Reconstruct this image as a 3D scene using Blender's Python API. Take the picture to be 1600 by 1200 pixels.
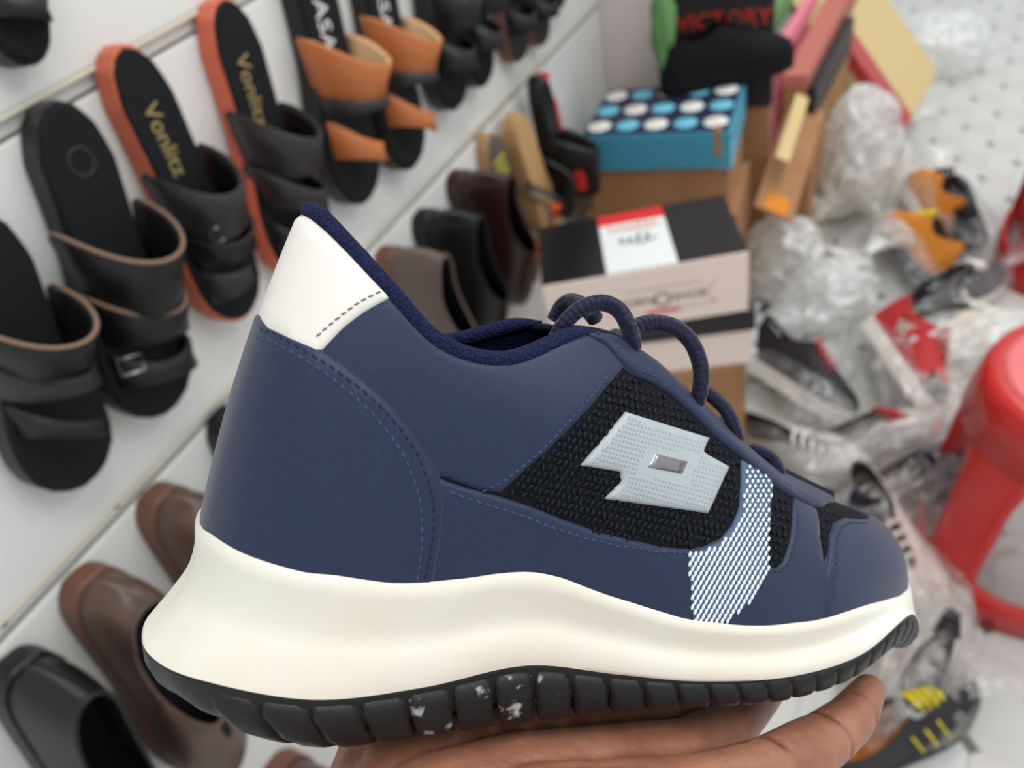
import bpy, bmesh, math, random
import numpy as np
from mathutils import Vector, Matrix
from mathutils.geometry import delaunay_2d_cdt
random.seed(7); rng = np.random.default_rng(7)
for o in list(bpy.data.objects): bpy.data.objects.remove(o)
scn = bpy.context.scene
COL = scn.collection
PI = math.pi

# ------------------------------------------------------------------ camera
F = 1155.0
CAM = np.array([0.0, 0.0, 1.2])
def unit(v): v = np.array(v, float); return v/np.linalg.norm(v)
_D = unit([774/F, 1268/F, -1.0])                 # direction the display wall runs in (camera axes)
_U = unit([-350/F, 1270/F, 1.0]); _U = unit(_U-_D*(_U@_D))
_N = np.cross(_D, _U)
MW = np.array([_N, _D, _U])                      # camera axes -> world
cam_d = bpy.data.cameras.new('camera'); cam = bpy.data.objects.new('camera', cam_d); COL.objects.link(cam)
cam_d.sensor_width = 36; cam_d.lens = F/1600*36; cam_d.clip_start = 0.01; cam_d.clip_end = 50
mm = Matrix.Identity(4)
for r in range(3):
    for c in range(3): mm[r][c] = MW[r, c]
    mm[r][3] = CAM[r]
cam.matrix_world = mm
cam_d.dof.use_dof = True; cam_d.dof.focus_distance = 0.208; cam_d.dof.aperture_fstop = 9.5
scn.camera = cam

# ------------------------------------------------------------------ light
wd = bpy.data.worlds.new('world'); scn.world = wd; wd.use_nodes = True
wd.node_tree.nodes['Background'].inputs[0].default_value = (0.93, 0.97, 1.0, 1)
wd.node_tree.nodes['Background'].inputs[1].default_value = 0.74
def area(name, loc, rot, sx, sy, p, col=(1, 1, 1)):
    l = bpy.data.lights.new(name, 'AREA'); l.shape = 'RECTANGLE'; l.size = sx; l.size_y = sy; l.energy = p; l.color = col
    o = bpy.data.objects.new(name, l); COL.objects.link(o); o.location = loc; o.rotation_euler = rot; return o
area('ceiling_tube_light', (0.55, 0.45, 2.75), (0, 0, 0), 0.35, 1.4, 17, (1, 0.98, 0.95))
area('ceiling_tube_light', (0.45, 2.3, 2.75), (0, 0, 0), 0.35, 1.4, 20, (1, 0.98, 0.95))
area('ceiling_tube_light', (1.9, 1.2, 2.75), (0, 0, 0), 0.35, 1.4, 18, (0.95, 0.98, 1))
scn.view_settings.view_transform = 'Standard'; scn.view_settings.look = 'None'
scn.view_settings.exposure = 0.12; scn.view_settings.gamma = 1; scn.view_settings.use_curve_mapping = False

# ------------------------------------------------------------------ helpers
def wray(px, py): return MW @ np.array([(px-800)/F, (600-py)/F, -1.0])
def on_x(px, py, x): r = wray(px, py); return CAM+r*((x-CAM[0])/r[0])
def on_z(px, py, z): r = wray(px, py); return CAM+r*((z-CAM[2])/r[2])
def srgb(r, g, b):
    f = lambda c: (c/255/12.92) if c/255 <= 0.04045 else ((c/255+0.055)/1.055)**2.4
    return (f(r), f(g), f(b), 1)
MATS = {}
def mat(name, col, rough=0.5, spec=0.4, metal=0.0, bump=None, var=None, sheen=0, coat=0, sss=0, trans=0, alpha=1.0, emit=None):
    """bump=(scale,strength,distance)  var=(colour2,scale,low,high)"""
    if name in MATS: return MATS[name]
    m = bpy.data.materials.new(name); m.use_nodes = True; nt = m.node_tree; b = nt.nodes['Principled BSDF']
    b.inputs['Base Color'].default_value = col; b.inputs['Roughness'].default_value = rough
    b.inputs['Specular IOR Level'].default_value = spec; b.inputs['Metallic'].default_value = metal
    b.inputs['Sheen Weight'].default_value = sheen; b.inputs['Coat Weight'].default_value = coat
    b.inputs['Transmission Weight'].default_value = trans; b.inputs['Alpha'].default_value = alpha
    if sss: b.inputs['Subsurface Weight'].default_value = sss; b.inputs['Subsurface Radius'].default_value = (0.006, 0.003, 0.002); b.inputs['Subsurface Scale'].default_value = 0.5
    tc = nt.nodes.new('ShaderNodeTexCoord')
    if var:
        n = nt.nodes.new('ShaderNodeTexNoise'); n.inputs['Scale'].default_value = var[1]; n.inputs['Detail'].default_value = 5
        rp = nt.nodes.new('ShaderNodeValToRGB'); rp.color_ramp.elements[0].position = var[2]; rp.color_ramp.elements[1].position = var[3]
        rp.color_ramp.elements[0].color = col; rp.color_ramp.elements[1].color = var[0]
        nt.links.new(tc.outputs['Object'], n.inputs['Vector']); nt.links.new(n.outputs['Fac'], rp.inputs['Fac']); nt.links.new(rp.outputs['Color'], b.inputs['Base Color'])
    if bump:
        n = nt.nodes.new('ShaderNodeTexNoise'); n.inputs['Scale'].default_value = bump[0]; n.inputs['Detail'].default_value = 4
        bp = nt.nodes.new('ShaderNodeBump'); bp.inputs['Strength'].default_value = bump[1]; bp.inputs['Distance'].default_value = bump[2]
        nt.links.new(tc.outputs['Object'], n.inputs['Vector']); nt.links.new(n.outputs['Fac'], bp.inputs['Height']); nt.links.new(bp.outputs['Normal'], b.inputs['Normal'])
    MATS[name] = m
    return m
def knit_mat(name, c1, c2, scale, strength=0.6, dist=0.0005, rough=0.85):
    if name in MATS: return MATS[name]
    m = mat(name, c1, rough, 0.2); nt = m.node_tree; b = nt.nodes['Principled BSDF']
    tc = nt.nodes.new('ShaderNodeTexCoord'); v = nt.nodes.new('ShaderNodeTexVoronoi'); v.inputs['Scale'].default_value = scale
    rp = nt.nodes.new('ShaderNodeValToRGB'); rp.color_ramp.elements[0].color = c2; rp.color_ramp.elements[1].color = c1
    rp.color_ramp.elements[0].position = 0.1; rp.color_ramp.elements[1].position = 0.65
    bp = nt.nodes.new('ShaderNodeBump'); bp.inputs['Strength'].default_value = strength; bp.inputs['Distance'].default_value = dist; bp.invert = True
    nt.links.new(tc.outputs['Object'], v.inputs['Vector']); nt.links.new(v.outputs['Distance'], rp.inputs['Fac']); nt.links.new(rp.outputs['Color'], b.inputs['Base Color'])
    nt.links.new(v.outputs['Distance'], bp.inputs['Height']); nt.links.new(bp.outputs['Normal'], b.inputs['Normal'])
    return m
def plastic_mat(name, tint, milk=0.22, gloss=0.24, dens=1.0):
    m = bpy.data.materials.new(name); m.use_nodes = True; nt = m.node_tree; nt.nodes.clear()
    out = nt.nodes.new('ShaderNodeOutputMaterial'); tr = nt.nodes.new('ShaderNodeBsdfTransparent'); gl = nt.nodes.new('ShaderNodeBsdfGlossy'); df = nt.nodes.new('ShaderNodeBsdfDiffuse'); tl = nt.nodes.new('ShaderNodeBsdfTranslucent')
    tr.inputs[0].default_value = (0.97, 0.97, 0.97, 1); gl.inputs['Roughness'].default_value = 0.22; gl.inputs[0].default_value = (1, 1, 1, 1)
    df.inputs[0].default_value = tint; tl.inputs[0].default_value = tint
    tc = nt.nodes.new('ShaderNodeTexCoord'); n = nt.nodes.new('ShaderNodeTexNoise'); n.inputs['Scale'].default_value = 15; n.inputs['Detail'].default_value = 3
    n.inputs['Distortion'].default_value = 1.5
    bp = nt.nodes.new('ShaderNodeBump'); bp.inputs['Strength'].default_value = 0.6; bp.inputs['Distance'].default_value = 0.02
    nt.links.new(tc.outputs['Object'], n.inputs['Vector']); nt.links.new(n.outputs['Fac'], bp.inputs['Height'])
    for s in (gl, df): nt.links.new(bp.outputs['Normal'], s.inputs['Normal'])
    m0 = nt.nodes.new('ShaderNodeMixShader'); m0.inputs[0].default_value = 0.4
    nt.links.new(df.outputs[0], m0.inputs[1]); nt.links.new(tl.outputs[0], m0.inputs[2])
    rp = nt.nodes.new('ShaderNodeMapRange'); rp.inputs['From Min'].default_value = 0.3; rp.inputs['From Max'].default_value = 0.7; rp.inputs['To Min'].default_value = milk*0.4; rp.inputs['To Max'].default_value = milk*1.7
    nt.links.new(n.outputs['Fac'], rp.inputs['Value'])
    m1 = nt.nodes.new('ShaderNodeMixShader'); nt.links.new(rp.outputs[0], m1.inputs[0]); nt.links.new(tr.outputs[0], m1.inputs[1]); nt.links.new(m0.outputs[0], m1.inputs[2])
    m2 = nt.nodes.new('ShaderNodeMixShader'); m2.inputs[0].default_value = gloss
    nt.links.new(m1.outputs[0], m2.inputs[1]); nt.links.new(gl.outputs[0], m2.inputs[2]); nt.links.new(m2.outputs[0], out.inputs[0])
    return m

def link(name, me, material=None, parent=None, smooth=True):
    o = bpy.data.objects.new(name, me); COL.objects.link(o)
    if material is not None and not me.materials: me.materials.append(material)
    if parent is not None: o.parent = parent
    if smooth: me.shade_smooth()
    return o
def mesh(name, verts, faces, material=None, parent=None, smooth=True):
    me = bpy.data.meshes.new(name)
    me.from_pydata([tuple(map(float, v)) for v in verts], [], [tuple(int(i) for i in f) for f in faces]); me.update()
    return link(name, me, material, parent, smooth)
def fix_normals(o):
    bm = bmesh.new(); bm.from_mesh(o.data); bmesh.ops.recalc_face_normals(bm, faces=bm.faces); bm.to_mesh(o.data); bm.free(); return o
def tag(o, label=None, cat=None, group=None, kind=None):
    if label: o['label'] = label
    if cat: o['category'] = cat
    if group: o['group'] = group
    if kind: o['kind'] = kind
    return o
def empty(name, matrix=None, loc=None):
    o = bpy.data.objects.new(name, None); o.empty_display_size = 0.02; COL.objects.link(o)
    if matrix is not None: o.matrix_world = matrix
    if loc is not None: o.location = loc
    return o
def basis(origin, x, y, z):
    m = Matrix.Identity(4)
    for r in range(3): m[r][0] = x[r]; m[r][1] = y[r]; m[r][2] = z[r]; m[r][3] = origin[r]
    return m
def box_geo(x0, x1, y0, y1, z0, z1, b=0.0):
    bm = bmesh.new(); r = bmesh.ops.create_cube(bm, size=1)
    for v in bm.verts: v.co = Vector(((x0+x1)/2+v.co.x*(x1-x0), (y0+y1)/2+v.co.y*(y1-y0), (z0+z1)/2+v.co.z*(z1-z0)))
    if b: bmesh.ops.bevel(bm, geom=list(bm.edges), offset=b, segments=2, affect='EDGES', clamp_overlap=True)
    return bm
def box(name, x0, x1, y0, y1, z0, z1, m, parent=None, b=0.0):
    bm = box_geo(x0, x1, y0, y1, z0, z1, b); me = bpy.data.meshes.new(name); bm.to_mesh(me); bm.free()
    return link(name, me, m, parent, smooth=False)
def catmull(P, n):
    """P (k,3) -> dense (n,3), uniform station parameter"""
    P = np.array(P, float); k = len(P)-1
    E = np.vstack([2*P[0]-P[1], P, 2*P[-1]-P[-2]]); t = np.linspace(0, k, n); i = np.minimum(t.astype(int), k-1); f = (t-i)[:, None]
    a, b, c, d = E[i], E[i+1], E[i+2], E[i+3]
    return 0.5*((2*b)+(-a+c)*f+(2*a-5*b+4*c-d)*f**2+(-a+3*b-3*c+d)*f**3)
def resample(P, step):
    P = np.array(P, float); d = np.r_[0, np.cumsum(np.linalg.norm(np.diff(P, axis=0), axis=1))]
    n = max(2, int(round(d[-1]/step))+1); t = np.linspace(0, d[-1], n)
    return np.column_stack([np.interp(t, d, P[:, j]) for j in range(P.shape[1])])
def tube(name, path, rad, m, parent=None, seg=12, closed=False, flat=1.0, up=(0, 0, 1)):
    P = np.array(path, float); n = len(P); rad = np.broadcast_to(np.array(rad, float), (n,))
    V = []; Fc = []; prev = None
    for i in range(n):
        t = P[min(i+1, n-1)]-P[max(i-1, 0)] if not closed else P[(i+1) % n]-P[(i-1) % n]
        t = unit(t)
        if prev is None:
            a = np.cross(t, np.array(up, float)); a = unit(a) if np.linalg.norm(a) > 1e-6 else unit(np.cross(t, [1, 0, 0]))
        else: a = unit(prev-t*(prev@t))
        prev = a; b = np.cross(t, a)
        for j in range(seg):
            th = 2*PI*j/seg; V.append(P[i]+rad[i]*(math.cos(th)*a+flat*math.sin(th)*b))
    for i in range(n if closed else n-1):
        for j in range(seg):
            i2 = (i+1) % n; Fc.append((i*seg+j, i*seg+(j+1) % seg, i2*seg+(j+1) % seg, i2*seg+j))
    if not closed: Fc += [tuple(range(seg))[::-1], tuple((n-1)*seg+j for j in range(seg))]
    o = mesh(name, V, Fc, m, parent)
    uv = o.data.uv_layers.new(name='UVMap'); d = np.r_[0, np.cumsum(np.linalg.norm(np.diff(P, axis=0), axis=1))]
    for poly in o.data.polygons:
        vs = list(poly.vertices); js = [v % seg for v in vs]; wrap = (max(js)-min(js)) > seg//2
        for li, vi in zip(poly.loop_indices, vs):
            j = vi % seg; j = seg if (wrap and j == 0) else j
            uv.data[li].uv = (j/seg, d[vi//seg])
    return o
def revolve(name, prof, m, parent=None, seg=32, close=False):
    V = []; Fc = []; k = len(prof)
    for i in range(seg):
        a = 2*PI*i/seg
        for r, z in prof: V.append((r*math.cos(a), r*math.sin(a), z))
    for i in range(seg):
        for j in range(k-1 if not close else k):
            j2 = (j+1) % k; i2 = (i+1) % seg; Fc.append((i*k+j, i2*k+j, i2*k+j2, i*k+j2))
    return fix_normals(mesh(name, V, Fc, m, parent))
def capsules(items, seg=6):
    """items: (p0,p1,r,flatten-normal or None) -> verts, faces of many small grains joined"""
    V = []; Fc = []
    prof = ((0.0, 0.0), (0.12, 0.75), (0.5, 1.0), (0.88, 0.75), (1.0, 0.0))
    for p0, p1, r, nrm in items:
        p0 = np.array(p0); p1 = np.array(p1); t = unit(p1-p0); a = unit(np.cross(t, nrm)); b = np.array(nrm); o = len(V)
        V.append(p0)
        for f, k in prof[1:4]:
            c = p0+(p1-p0)*f
            for j in range(seg):
                th = 2*PI*j/seg; V.append(c+r*k*(math.cos(th)*a+math.sin(th)*b*0.8))
        V.append(p1); e = len(V)-1
        for j in range(seg):
            j2 = (j+1) % seg; Fc.append((o, o+1+j2, o+1+j))
            for q in range(2): Fc.append((o+1+q*seg+j, o+1+q*seg+j2, o+1+(q+1)*seg+j2, o+1+(q+1)*seg+j))
            Fc.append((e, o+1+2*seg+j, o+1+2*seg+j2))
    return V, Fc
def text_mesh(name, body, size, m, parent, matrix, extrude=0.0004, shear=0.0, align='CENTER'):
    cu = bpy.data.curves.new(name, 'FONT'); cu.body = body; cu.size = size; cu.align_x = align; cu.align_y = 'CENTER'; cu.extrude = extrude; cu.shear = shear; cu.resolution_u = 3
    t = bpy.data.objects.new('tmp', cu); COL.objects.link(t)
    dg = bpy.context.evaluated_depsgraph_get(); me = bpy.data.meshes.new_from_object(t.evaluated_get(dg)); bpy.data.objects.remove(t); bpy.data.curves.remove(cu)
    me.name = name; me.materials.clear(); me.transform(matrix)
    return link(name, me, m, parent, smooth=False)
def in_poly(P, poly):
    P = np.atleast_2d(P); poly = np.array(poly); x, y = P[:, 0], P[:, 1]; r = np.zeros(len(P), bool); q = np.roll(poly, 1, axis=0)
    for (x1, y1), (x2, y2) in zip(poly, q):
        if y1 == y2: continue
        c = ((y1 > y) != (y2 > y)) & (x < (x2-x1)*(y-y1)/(y2-y1)+x1); r ^= c
    return r
def d_poly(P, poly):
    P = np.atleast_2d(P); poly = np.array(poly); q = np.roll(poly, -1, axis=0); d = np.full(len(P), 1e9)
    for a, b in zip(poly, q):
        ab = b-a; L2 = ab@ab
        if L2 == 0: continue
        t = np.clip(((P-a)@ab)/L2, 0, 1); d = np.minimum(d, np.linalg.norm(P-(a+t[:, None]*ab), axis=1))
    return d

# ================================================================== SETTING
WX = -0.66                                         # face of the display wall
m_panel = mat('white_laminate', srgb(226, 226, 222), 0.35, 0.45, bump=(6, 0.03, 0.002))
m_groove = mat('groove_strip', srgb(222, 221, 215), 0.5, 0.3)
m_cream = mat('cream_edge', srgb(226, 219, 200), 0.5, 0.3)
m_pinkwall = mat('painted_wall', srgb(226, 214, 210), 0.7, 0.2, bump=(14, 0.08, 0.003))
m_steel = mat('steel', srgb(150, 150, 150), 0.35, 0.5, 0.9)
wall = empty('wall_left', loc=(WX, 0, 0)); tag(wall, 'white slatted display wall with horizontal grooves carrying sandals', None, None, 'structure')
Y0, Y1 = -0.6, 1.64
box('wall_backing', -0.06, -0.0068, Y0, Y1, 0, 2.2, m_groove, wall)
zs = [0.012, 0.338, 0.356, 0.682, 0.702, 1.026, 1.0445, 1.372, 1.390, 1.716, 1.735, 2.06]
for i in range(0, len(zs), 2):
    p = box('slat_panel', -0.007, 0.0, Y0, Y1, zs[i], zs[i+1], m_panel, wall, 0.002)
    box('edge_strip', -0.0066, 0.0012, Y0, Y1, zs[i]-0.0035, zs[i]+0.0005, m_cream, wall, 0.0008)
m_gap_shadow = mat('painted_gap_shadow', srgb(96, 92, 88), 0.8, 0.1)  # dark line that paints the shadow in the gap above each panel
for i in range(1, len(zs)-1, 2): box('gap_shadow_line', -0.0069, -0.0062, Y0, Y1, zs[i]+.0004, zs[i]+0.0030, m_gap_shadow, wall)
for z in (0.347, 0.692, 1.035, 1.381):
    for y in (0.075, 0.213, 0.62, 1.06):
        c = revolve('screw', [(0, 0.0015), (0.0028, 0.001), (0.0035, 0), (0.0035, -0.002)], m_steel, wall, 10)
        c.rotation_euler = (0, PI/2, 0); c.location = (-0.0056, y, z+.001)
pw = box('wall_back', -0.78, -0.30, 1.642, 1.72, 0, 2.3, m_pinkwall); tag(pw, 'pale pinkish painted wall at the end of the display', None, None, 'structure')

# floor covering: base and raised cells of the basket-weave print
m_fbase = mat('floor_joint', srgb(112, 107, 104), 0.6, 0.3)
m_cell = mat('floor_cell', srgb(205, 207, 203), 0.35, 0.4, var=(srgb(190, 188, 184), 3.0, 0.35, 0.7))
m_cell2 = mat('floor_cell_warm', srgb(196, 192, 187), 0.38, 0.4, var=(srgb(206, 206, 203), 3.0, 0.35, 0.7))
fl = box('floor', -3.0, 3.4, -1.5, 5.0, -0.03, 0.0, m_fbase); tag(fl, 'pale grey basket-weave floor covering with dark joints', None, None, 'structure')
CW, CH, CT = 0.0745, 0.100, 0.0012
def cell_mesh(k, m):
    # plaited cell: two opposite corners cut off so that dark knots show between cells
    a, b = CW/2-0.0002, CH/2-0.0002; c = 0.014; s = 0.003
    if k == 0: out = [(-a+c, -b), (a, -b), (a, b-c), (a-c, b), (-a, b), (-a, -b+c)]
    else: out = [(-a, -b), (a-c, -b), (a, -b+c), (a, b), (-a+c, b), (-a, b-c)]
    V = [(x, y, 0) for x, y in out]+[(x*0.985, y*0.985, CT*0.7) for x, y in out]+[(x*(1-s/a), y*(1-s/b), CT) for x, y in out]; n = 6
    Fc = [tuple(range(2*n, 3*n))]
    for r in range(2):
        for j in range(n): Fc.append((r*n+j, r*n+(j+1) % n, (r+1)*n+(j+1) % n, (r+1)*n+j))
    me = bpy.data.meshes.new('weave_cell'); me.from_pydata(V, [], Fc); me.materials.append(m); me.update(); return me
cms = [cell_mesh(0, m_cell), cell_mesh(1, m_cell2)]
FA = math.radians(8); fe1 = np.array([math.cos(FA), -math.sin(FA)]); fe2 = np.array([math.sin(FA)*0.6, math.cos(FA)])
cells = []
for i in range(-14, 26):
    for j in range(-16, 46):
        p = np.array([0.175, 0.723])+fe1*CW*i+fe2*CH*j
        if -0.64 < p[0] < 1.6 and -0.8 < p[1] < 4.8: cells.append((p, (i+j) % 2))
def vis_rank(p):
    c = MW.T @ (np.array([p[0], p[1], 0])-CAM)
    if c[2] > -0.05: return 1e6
    x, y = 800-F*c[0]/c[2], 600+F*c[1]/c[2]
    inside = -60 < x < 1660 and -60 < y < 1260 and x > 1150
    return np.linalg.norm(c)+(0 if inside else 1000)
cells.sort(key=lambda t: vis_rank(t[0]))
for p, k in cells[:300]:
    o = bpy.data.objects.new('weave_cell', cms[k]); COL.objects.link(o); o.parent = fl; o.location = (p[0], p[1], 0.0); o.rotation_euler = (0, 0, -FA)
bm = bmesh.new()
for p, k in cells[300:]:
    t = bm.verts; n0 = len(bm.verts); bm.from_mesh(cms[k]); bm.verts.ensure_lookup_table()
    R = Matrix.Translation((p[0], p[1], 0)) @ Matrix.Rotation(-FA, 4, 'Z')
    for v in bm.verts[n0:]: v.co = R @ v.co
me = bpy.data.meshes.new('weave_cells'); bm.to_mesh(me); bm.free()
o = link('weave_cells', me, m_cell, fl, False); o['kind'] = 'stuff'

# ================================================================== SNEAKER
psi = math.radians(23)
Lc = unit([math.cos(psi), -0.07, math.sin(psi)]); Wc = np.array([math.sin(psi), -0.15, -math.cos(psi)]); Wc = unit(Wc-Lc*(Wc@Lc)); Hc = np.cross(Wc, Lc)
if Hc[1] < 0: Hc = -Hc
Oc = np.array([(222-800)/F, (600-990)/F, 1.0])*0.2-0.024*Hc           # x right, y up, z forward (metres)
def sh_proj(P):                                                        # (s,w,h) mm -> pixels
    P = np.atleast_2d(P)/1000.0; q = Oc+P[:, :1]*Lc+P[:, 1:2]*Wc+P[:, 2:3]*Hc
    return np.column_stack([800+F*q[:, 0]/q[:, 2], 600-F*q[:, 1]/q[:, 2]])
def sh_on(px, py, w):                                                  # pixel on the plane w = const (mm)
    r = np.array([(px-800)/F, (600-py)/F, 1.0]); s, h, t = np.linalg.solve(np.column_stack([Lc, Hc, -r]), -(Oc+w/1000*Wc)); return np.array([s*1000, w, h*1000])
flip = np.array([1, 1, -1.0])
SH = basis(CAM+MW@(Oc*flip), MW@(Lc*flip), -(MW@(Wc*flip)), MW@(Hc*flip))
def loc(P):                                                            # (s,w,h) mm -> object coords (m)
    P = np.atleast_2d(P); return np.column_stack([P[:, 0], -P[:, 1], P[:, 2]])/1000.0
def h_line(s, w, poly, lo=-5, hi=80):
    poly = np.array(poly, float)
    f = lambda h: (lambda p: p[1]-np.interp(p[0], poly[:, 0], poly[:, 1]))(sh_proj([s, w, h])[0])
    a, b = lo, hi
    for _ in range(40):
        c = (a+b)/2
        if f(c) > 0: a = c
        else: b = c
    return (a+b)/2

Ff = np.array([(13, 0, 46), (15.5, 14, 47), (26, 27, 47), (46, 33.5, 46), (70, 34.5, 44), (96, 36.5, 45), (122, 40, 40), (148, 44, 34), (180, 45.5, 30), (212, 42, 27), (245, 29.5, 25), (267, 16.5, 25), (279.5, 0, 26)], float)
Mf = np.array([(20.3, 0, 95), (22.3, 12.5, 96), (31.5, 23, 95), (49, 29.5, 91), (70, 33.5, 84), (94, 36, 84), (119, 36.5, 86), (146, 37, 76), (178, 36.5, 66), (208, 33, 57.5), (237, 25.5, 53), (258, 15, 51), (270, 0, 50)], float)
Tpx = [(474, 334, 0), (497, 347, 9.5), (545, 394, 17), (609, 463, 24), (690, 544, 28.5), (795, 567, 29), (917, 522, 21), (1000, 549, 17), (1094, 636, 15), (1190, 724, 12.5), (1262, 763, 9), (1290, 778, 5), (1299, 783, 0)]
Tf = np.array([sh_on(*p) for p in Tpx])
def sym(P):
    Q = P.copy(); Q[:, 1] *= -1
    return np.vstack([Q[1:2], P, Q[-2:-1]])
EF, EM, ET = sym(Ff), sym(Mf), sym(Tf)
def cr(E, u):
    k = len(E)-3; t = np.clip(u, 0, 1)*k; i = np.minimum(t.astype(int), k-1); f = (t-i)[:, None]
    a, b, c, d = E[i], E[i+1], E[i+2], E[i+3]
    return 0.5*((2*b)+(-a+c)*f+(2*a-5*b+4*c-d)*f**2+(-a+3*b-3*c+d)*f**3)
def S(u, v):
    u = np.atleast_1d(np.array(u, float)); v = np.atleast_1d(np.array(v, float)); au = np.abs(u); sg = np.sign(u)
    over = au > 1; au = np.where(over, 2-au, au); sg = np.where(over, -sg, sg)      # past the toe centre line
    v = v[:, None]; P = cr(EF, au)*(2*(v-.5)*(v-1))+cr(EM, au)*(-4*v*(v-1))+cr(ET, au)*(2*v*(v-.5))
    P[:, 1] *= np.where(sg == 0, 1, sg); return P
def SN(u, v):
    u = np.atleast_1d(np.array(u, float)); v = np.atleast_1d(np.array(v, float)); e = 2e-3
    du = S(u+e, v)-S(u-e, v); dv = S(u, v+e)-S(u, v-e); n = np.cross(dv, du); n /= np.linalg.norm(n, axis=1)[:, None]+1e-9
    c = np.array([120, 0, 45]); p = S(u, v); out = p-c; out[:, 0] *= 0.15
    s = np.sign((n*out).sum(1)); s[s == 0] = 1
    return n*s[:, None]
_gu, _gv = np.meshgrid(np.linspace(0, 1, 241), np.linspace(0, 1, 61), indexing='ij'); _gu = _gu.ravel(); _gv = _gv.ravel()
_gp = sh_proj(S(_gu, _gv)); _gq = S(_gu, _gv)/1000; _gn = SN(_gu, _gv)
_view = (Oc+_gq[:, :1]*Lc+_gq[:, 1:2]*Wc+_gq[:, 2:3]*Hc); _nc = _gn[:, :1]*Lc+_gn[:, 1:2]*Wc+_gn[:, 2:3]*Hc
_front = ((_view*_nc).sum(1) < 0.0)
def uv_of(px):
    """pixels -> (u,v) on the lateral side of the upper"""
    out = []
    for x, y in np.atleast_2d(np.array(px, float)):
        d = (_gp[:, 0]-x)**2+(_gp[:, 1]-y)**2+np.where(_front, 0, 1e5); i = int(np.argmin(d)); u, v = _gu[i], _gv[i]
        for _ in range(6):
            p = sh_proj(S(u, v))[0]; e = 1e-3
            J = np.column_stack([(sh_proj(S(u+e, v))[0]-p)/e, (sh_proj(S(u, v+e))[0]-p)/e])
            if abs(np.linalg.det(J)) < 4e3: break
            du = np.clip(np.linalg.solve(J, np.array([x, y])-p), -0.02, 0.02); u = min(max(u+du[0], 0), 1); v = min(max(v+du[1], -0.05), 1.02)
        out.append((u, v))
    return np.array(out)
def dense(px, step=5.0):
    px = np.array(px, float); return resample(np.vstack([px, px[:1]]), step)[:-1] if False else np.vstack([a+(b-a)*np.linspace(0, 1, max(2, int(np.linalg.norm(b-a)/step)+1))[:-1, None] for a, b in zip(px, np.roll(px, -1, 0))])
KU, KV = 330.0, 70.0
KK = np.array([KU, KV])

m_navy = mat('navy_nubuck', srgb(27, 38, 67), 0.5, 0.35, bump=(2600, 0.12, 0.0002), var=(srgb(33, 46, 78), 900, 0.45, 0.8), sheen=0.14)
m_mesh = mat('black_mesh_base', srgb(10, 12, 18), 0.8, 0.2)
m_knit = mat('black_mesh_yarn', srgb(11, 16, 27), 0.6, 0.22)
m_tab = mat('white_heel_leather', srgb(233, 228, 221), 0.42, 0.4, bump=(300, 0.05, 0.0003))
m_collar = knit_mat('navy_collar_knit', srgb(17, 23, 54), srgb(31, 40, 82), 1000, 0.9, 0.0007)
m_tongue = knit_mat('navy_tongue_knit', srgb(14, 18, 34), srgb(26, 34, 58), 900, 0.8, 0.0006)
m_thread = mat('navy_thread', srgb(60, 70, 106), 0.6, 0.3)
m_threadd = mat('dark_thread', srgb(30, 36, 66), 0.6, 0.3)
m_threadw = mat('grey_thread', srgb(128, 120, 112), 0.6, 0.3)
m_mid = mat('offwhite_midsole', srgb(234, 232, 221), 0.38, 0.4, bump=(45, 0.22, 0.0025), var=(srgb(230, 219, 200), 16, 0.4, 0.75), sss=0.05)
m_out = mat('black_rubber', srgb(21, 20, 22), 0.45, 0.4, bump=(700, 0.25, 0.0006))
m_chalk = mat('black_rubber_scuffed', srgb(21, 20, 22), 0.5, 0.4, bump=(700, 0.3, 0.0006), var=(srgb(190, 190, 188), 150, 0.60, 0.70))
m_dots_b = mat('stripe_backing', srgb(62, 84, 114), 0.5, 0.4)
m_dots = mat('reflective_dot', srgb(232, 240, 242), 0.25, 0.5)
m_logo = mat('logo_rubber', srgb(170, 177, 180), 0.4, 0.45)
m_silver = mat('logo_mirror', srgb(150, 148, 150), 0.2, 0.5, 0.85, bump=(500, 0.3, 0.0005))

shoe = empty('sneaker', SH)
tag(shoe, 'navy blue sneaker with white sole and silver diamond logo held up on a palm', 'shoe')

# --- upper base (black mesh under-layer), lining, collar
NU, NV = 150, 36
us = np.linspace(-1, 1, 2*NU+1)
def grid(u, v, off=0.0, closed=True):
    gu, gv = np.meshgrid(u, v, indexing='ij'); P = S(gu.ravel(), gv.ravel())
    if off: P = P+off*SN(gu.ravel(), gv.ravel())
    a, b = len(u), len(v)
    Fc = [(i*b+j, (i+1)*b+j, (i+1)*b+j+1, i*b+j+1) for i in range(a-1) for j in range(b-1)]
    return P, Fc
P, Fc = grid(us, np.linspace(0, 1, NV))
up = fix_normals(mesh('upper', loc(P), Fc, m_mesh, shoe)); up['label'] = 'black mesh under-layer of the upper'
# lining: inner face from the top edge down into the shoe
ul = np.linspace(-0.56, 0.56, 121); P, Fc = grid(ul, np.linspace(0.28, 0.985, 20), -3.2)
ln = fix_normals(mesh('lining', loc(P), Fc, m_collar, shoe)); ln['label'] = 'navy knit lining inside the collar'
# insole
ui = np.linspace(0, 1, 61); A = S(ui, np.full(61, 0.12)); V = []; Fc = []
for a in A: V += [(a[0], a[1]-2, 56-a[0]*0.09), (a[0], -(a[1]-2), 56-a[0]*0.09)]
Fc = [(2*i, 2*i+1, 2*i+3, 2*i+2) for i in range(60)]
mesh('insole', loc(np.array(V)), Fc, m_collar, shoe)
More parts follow.
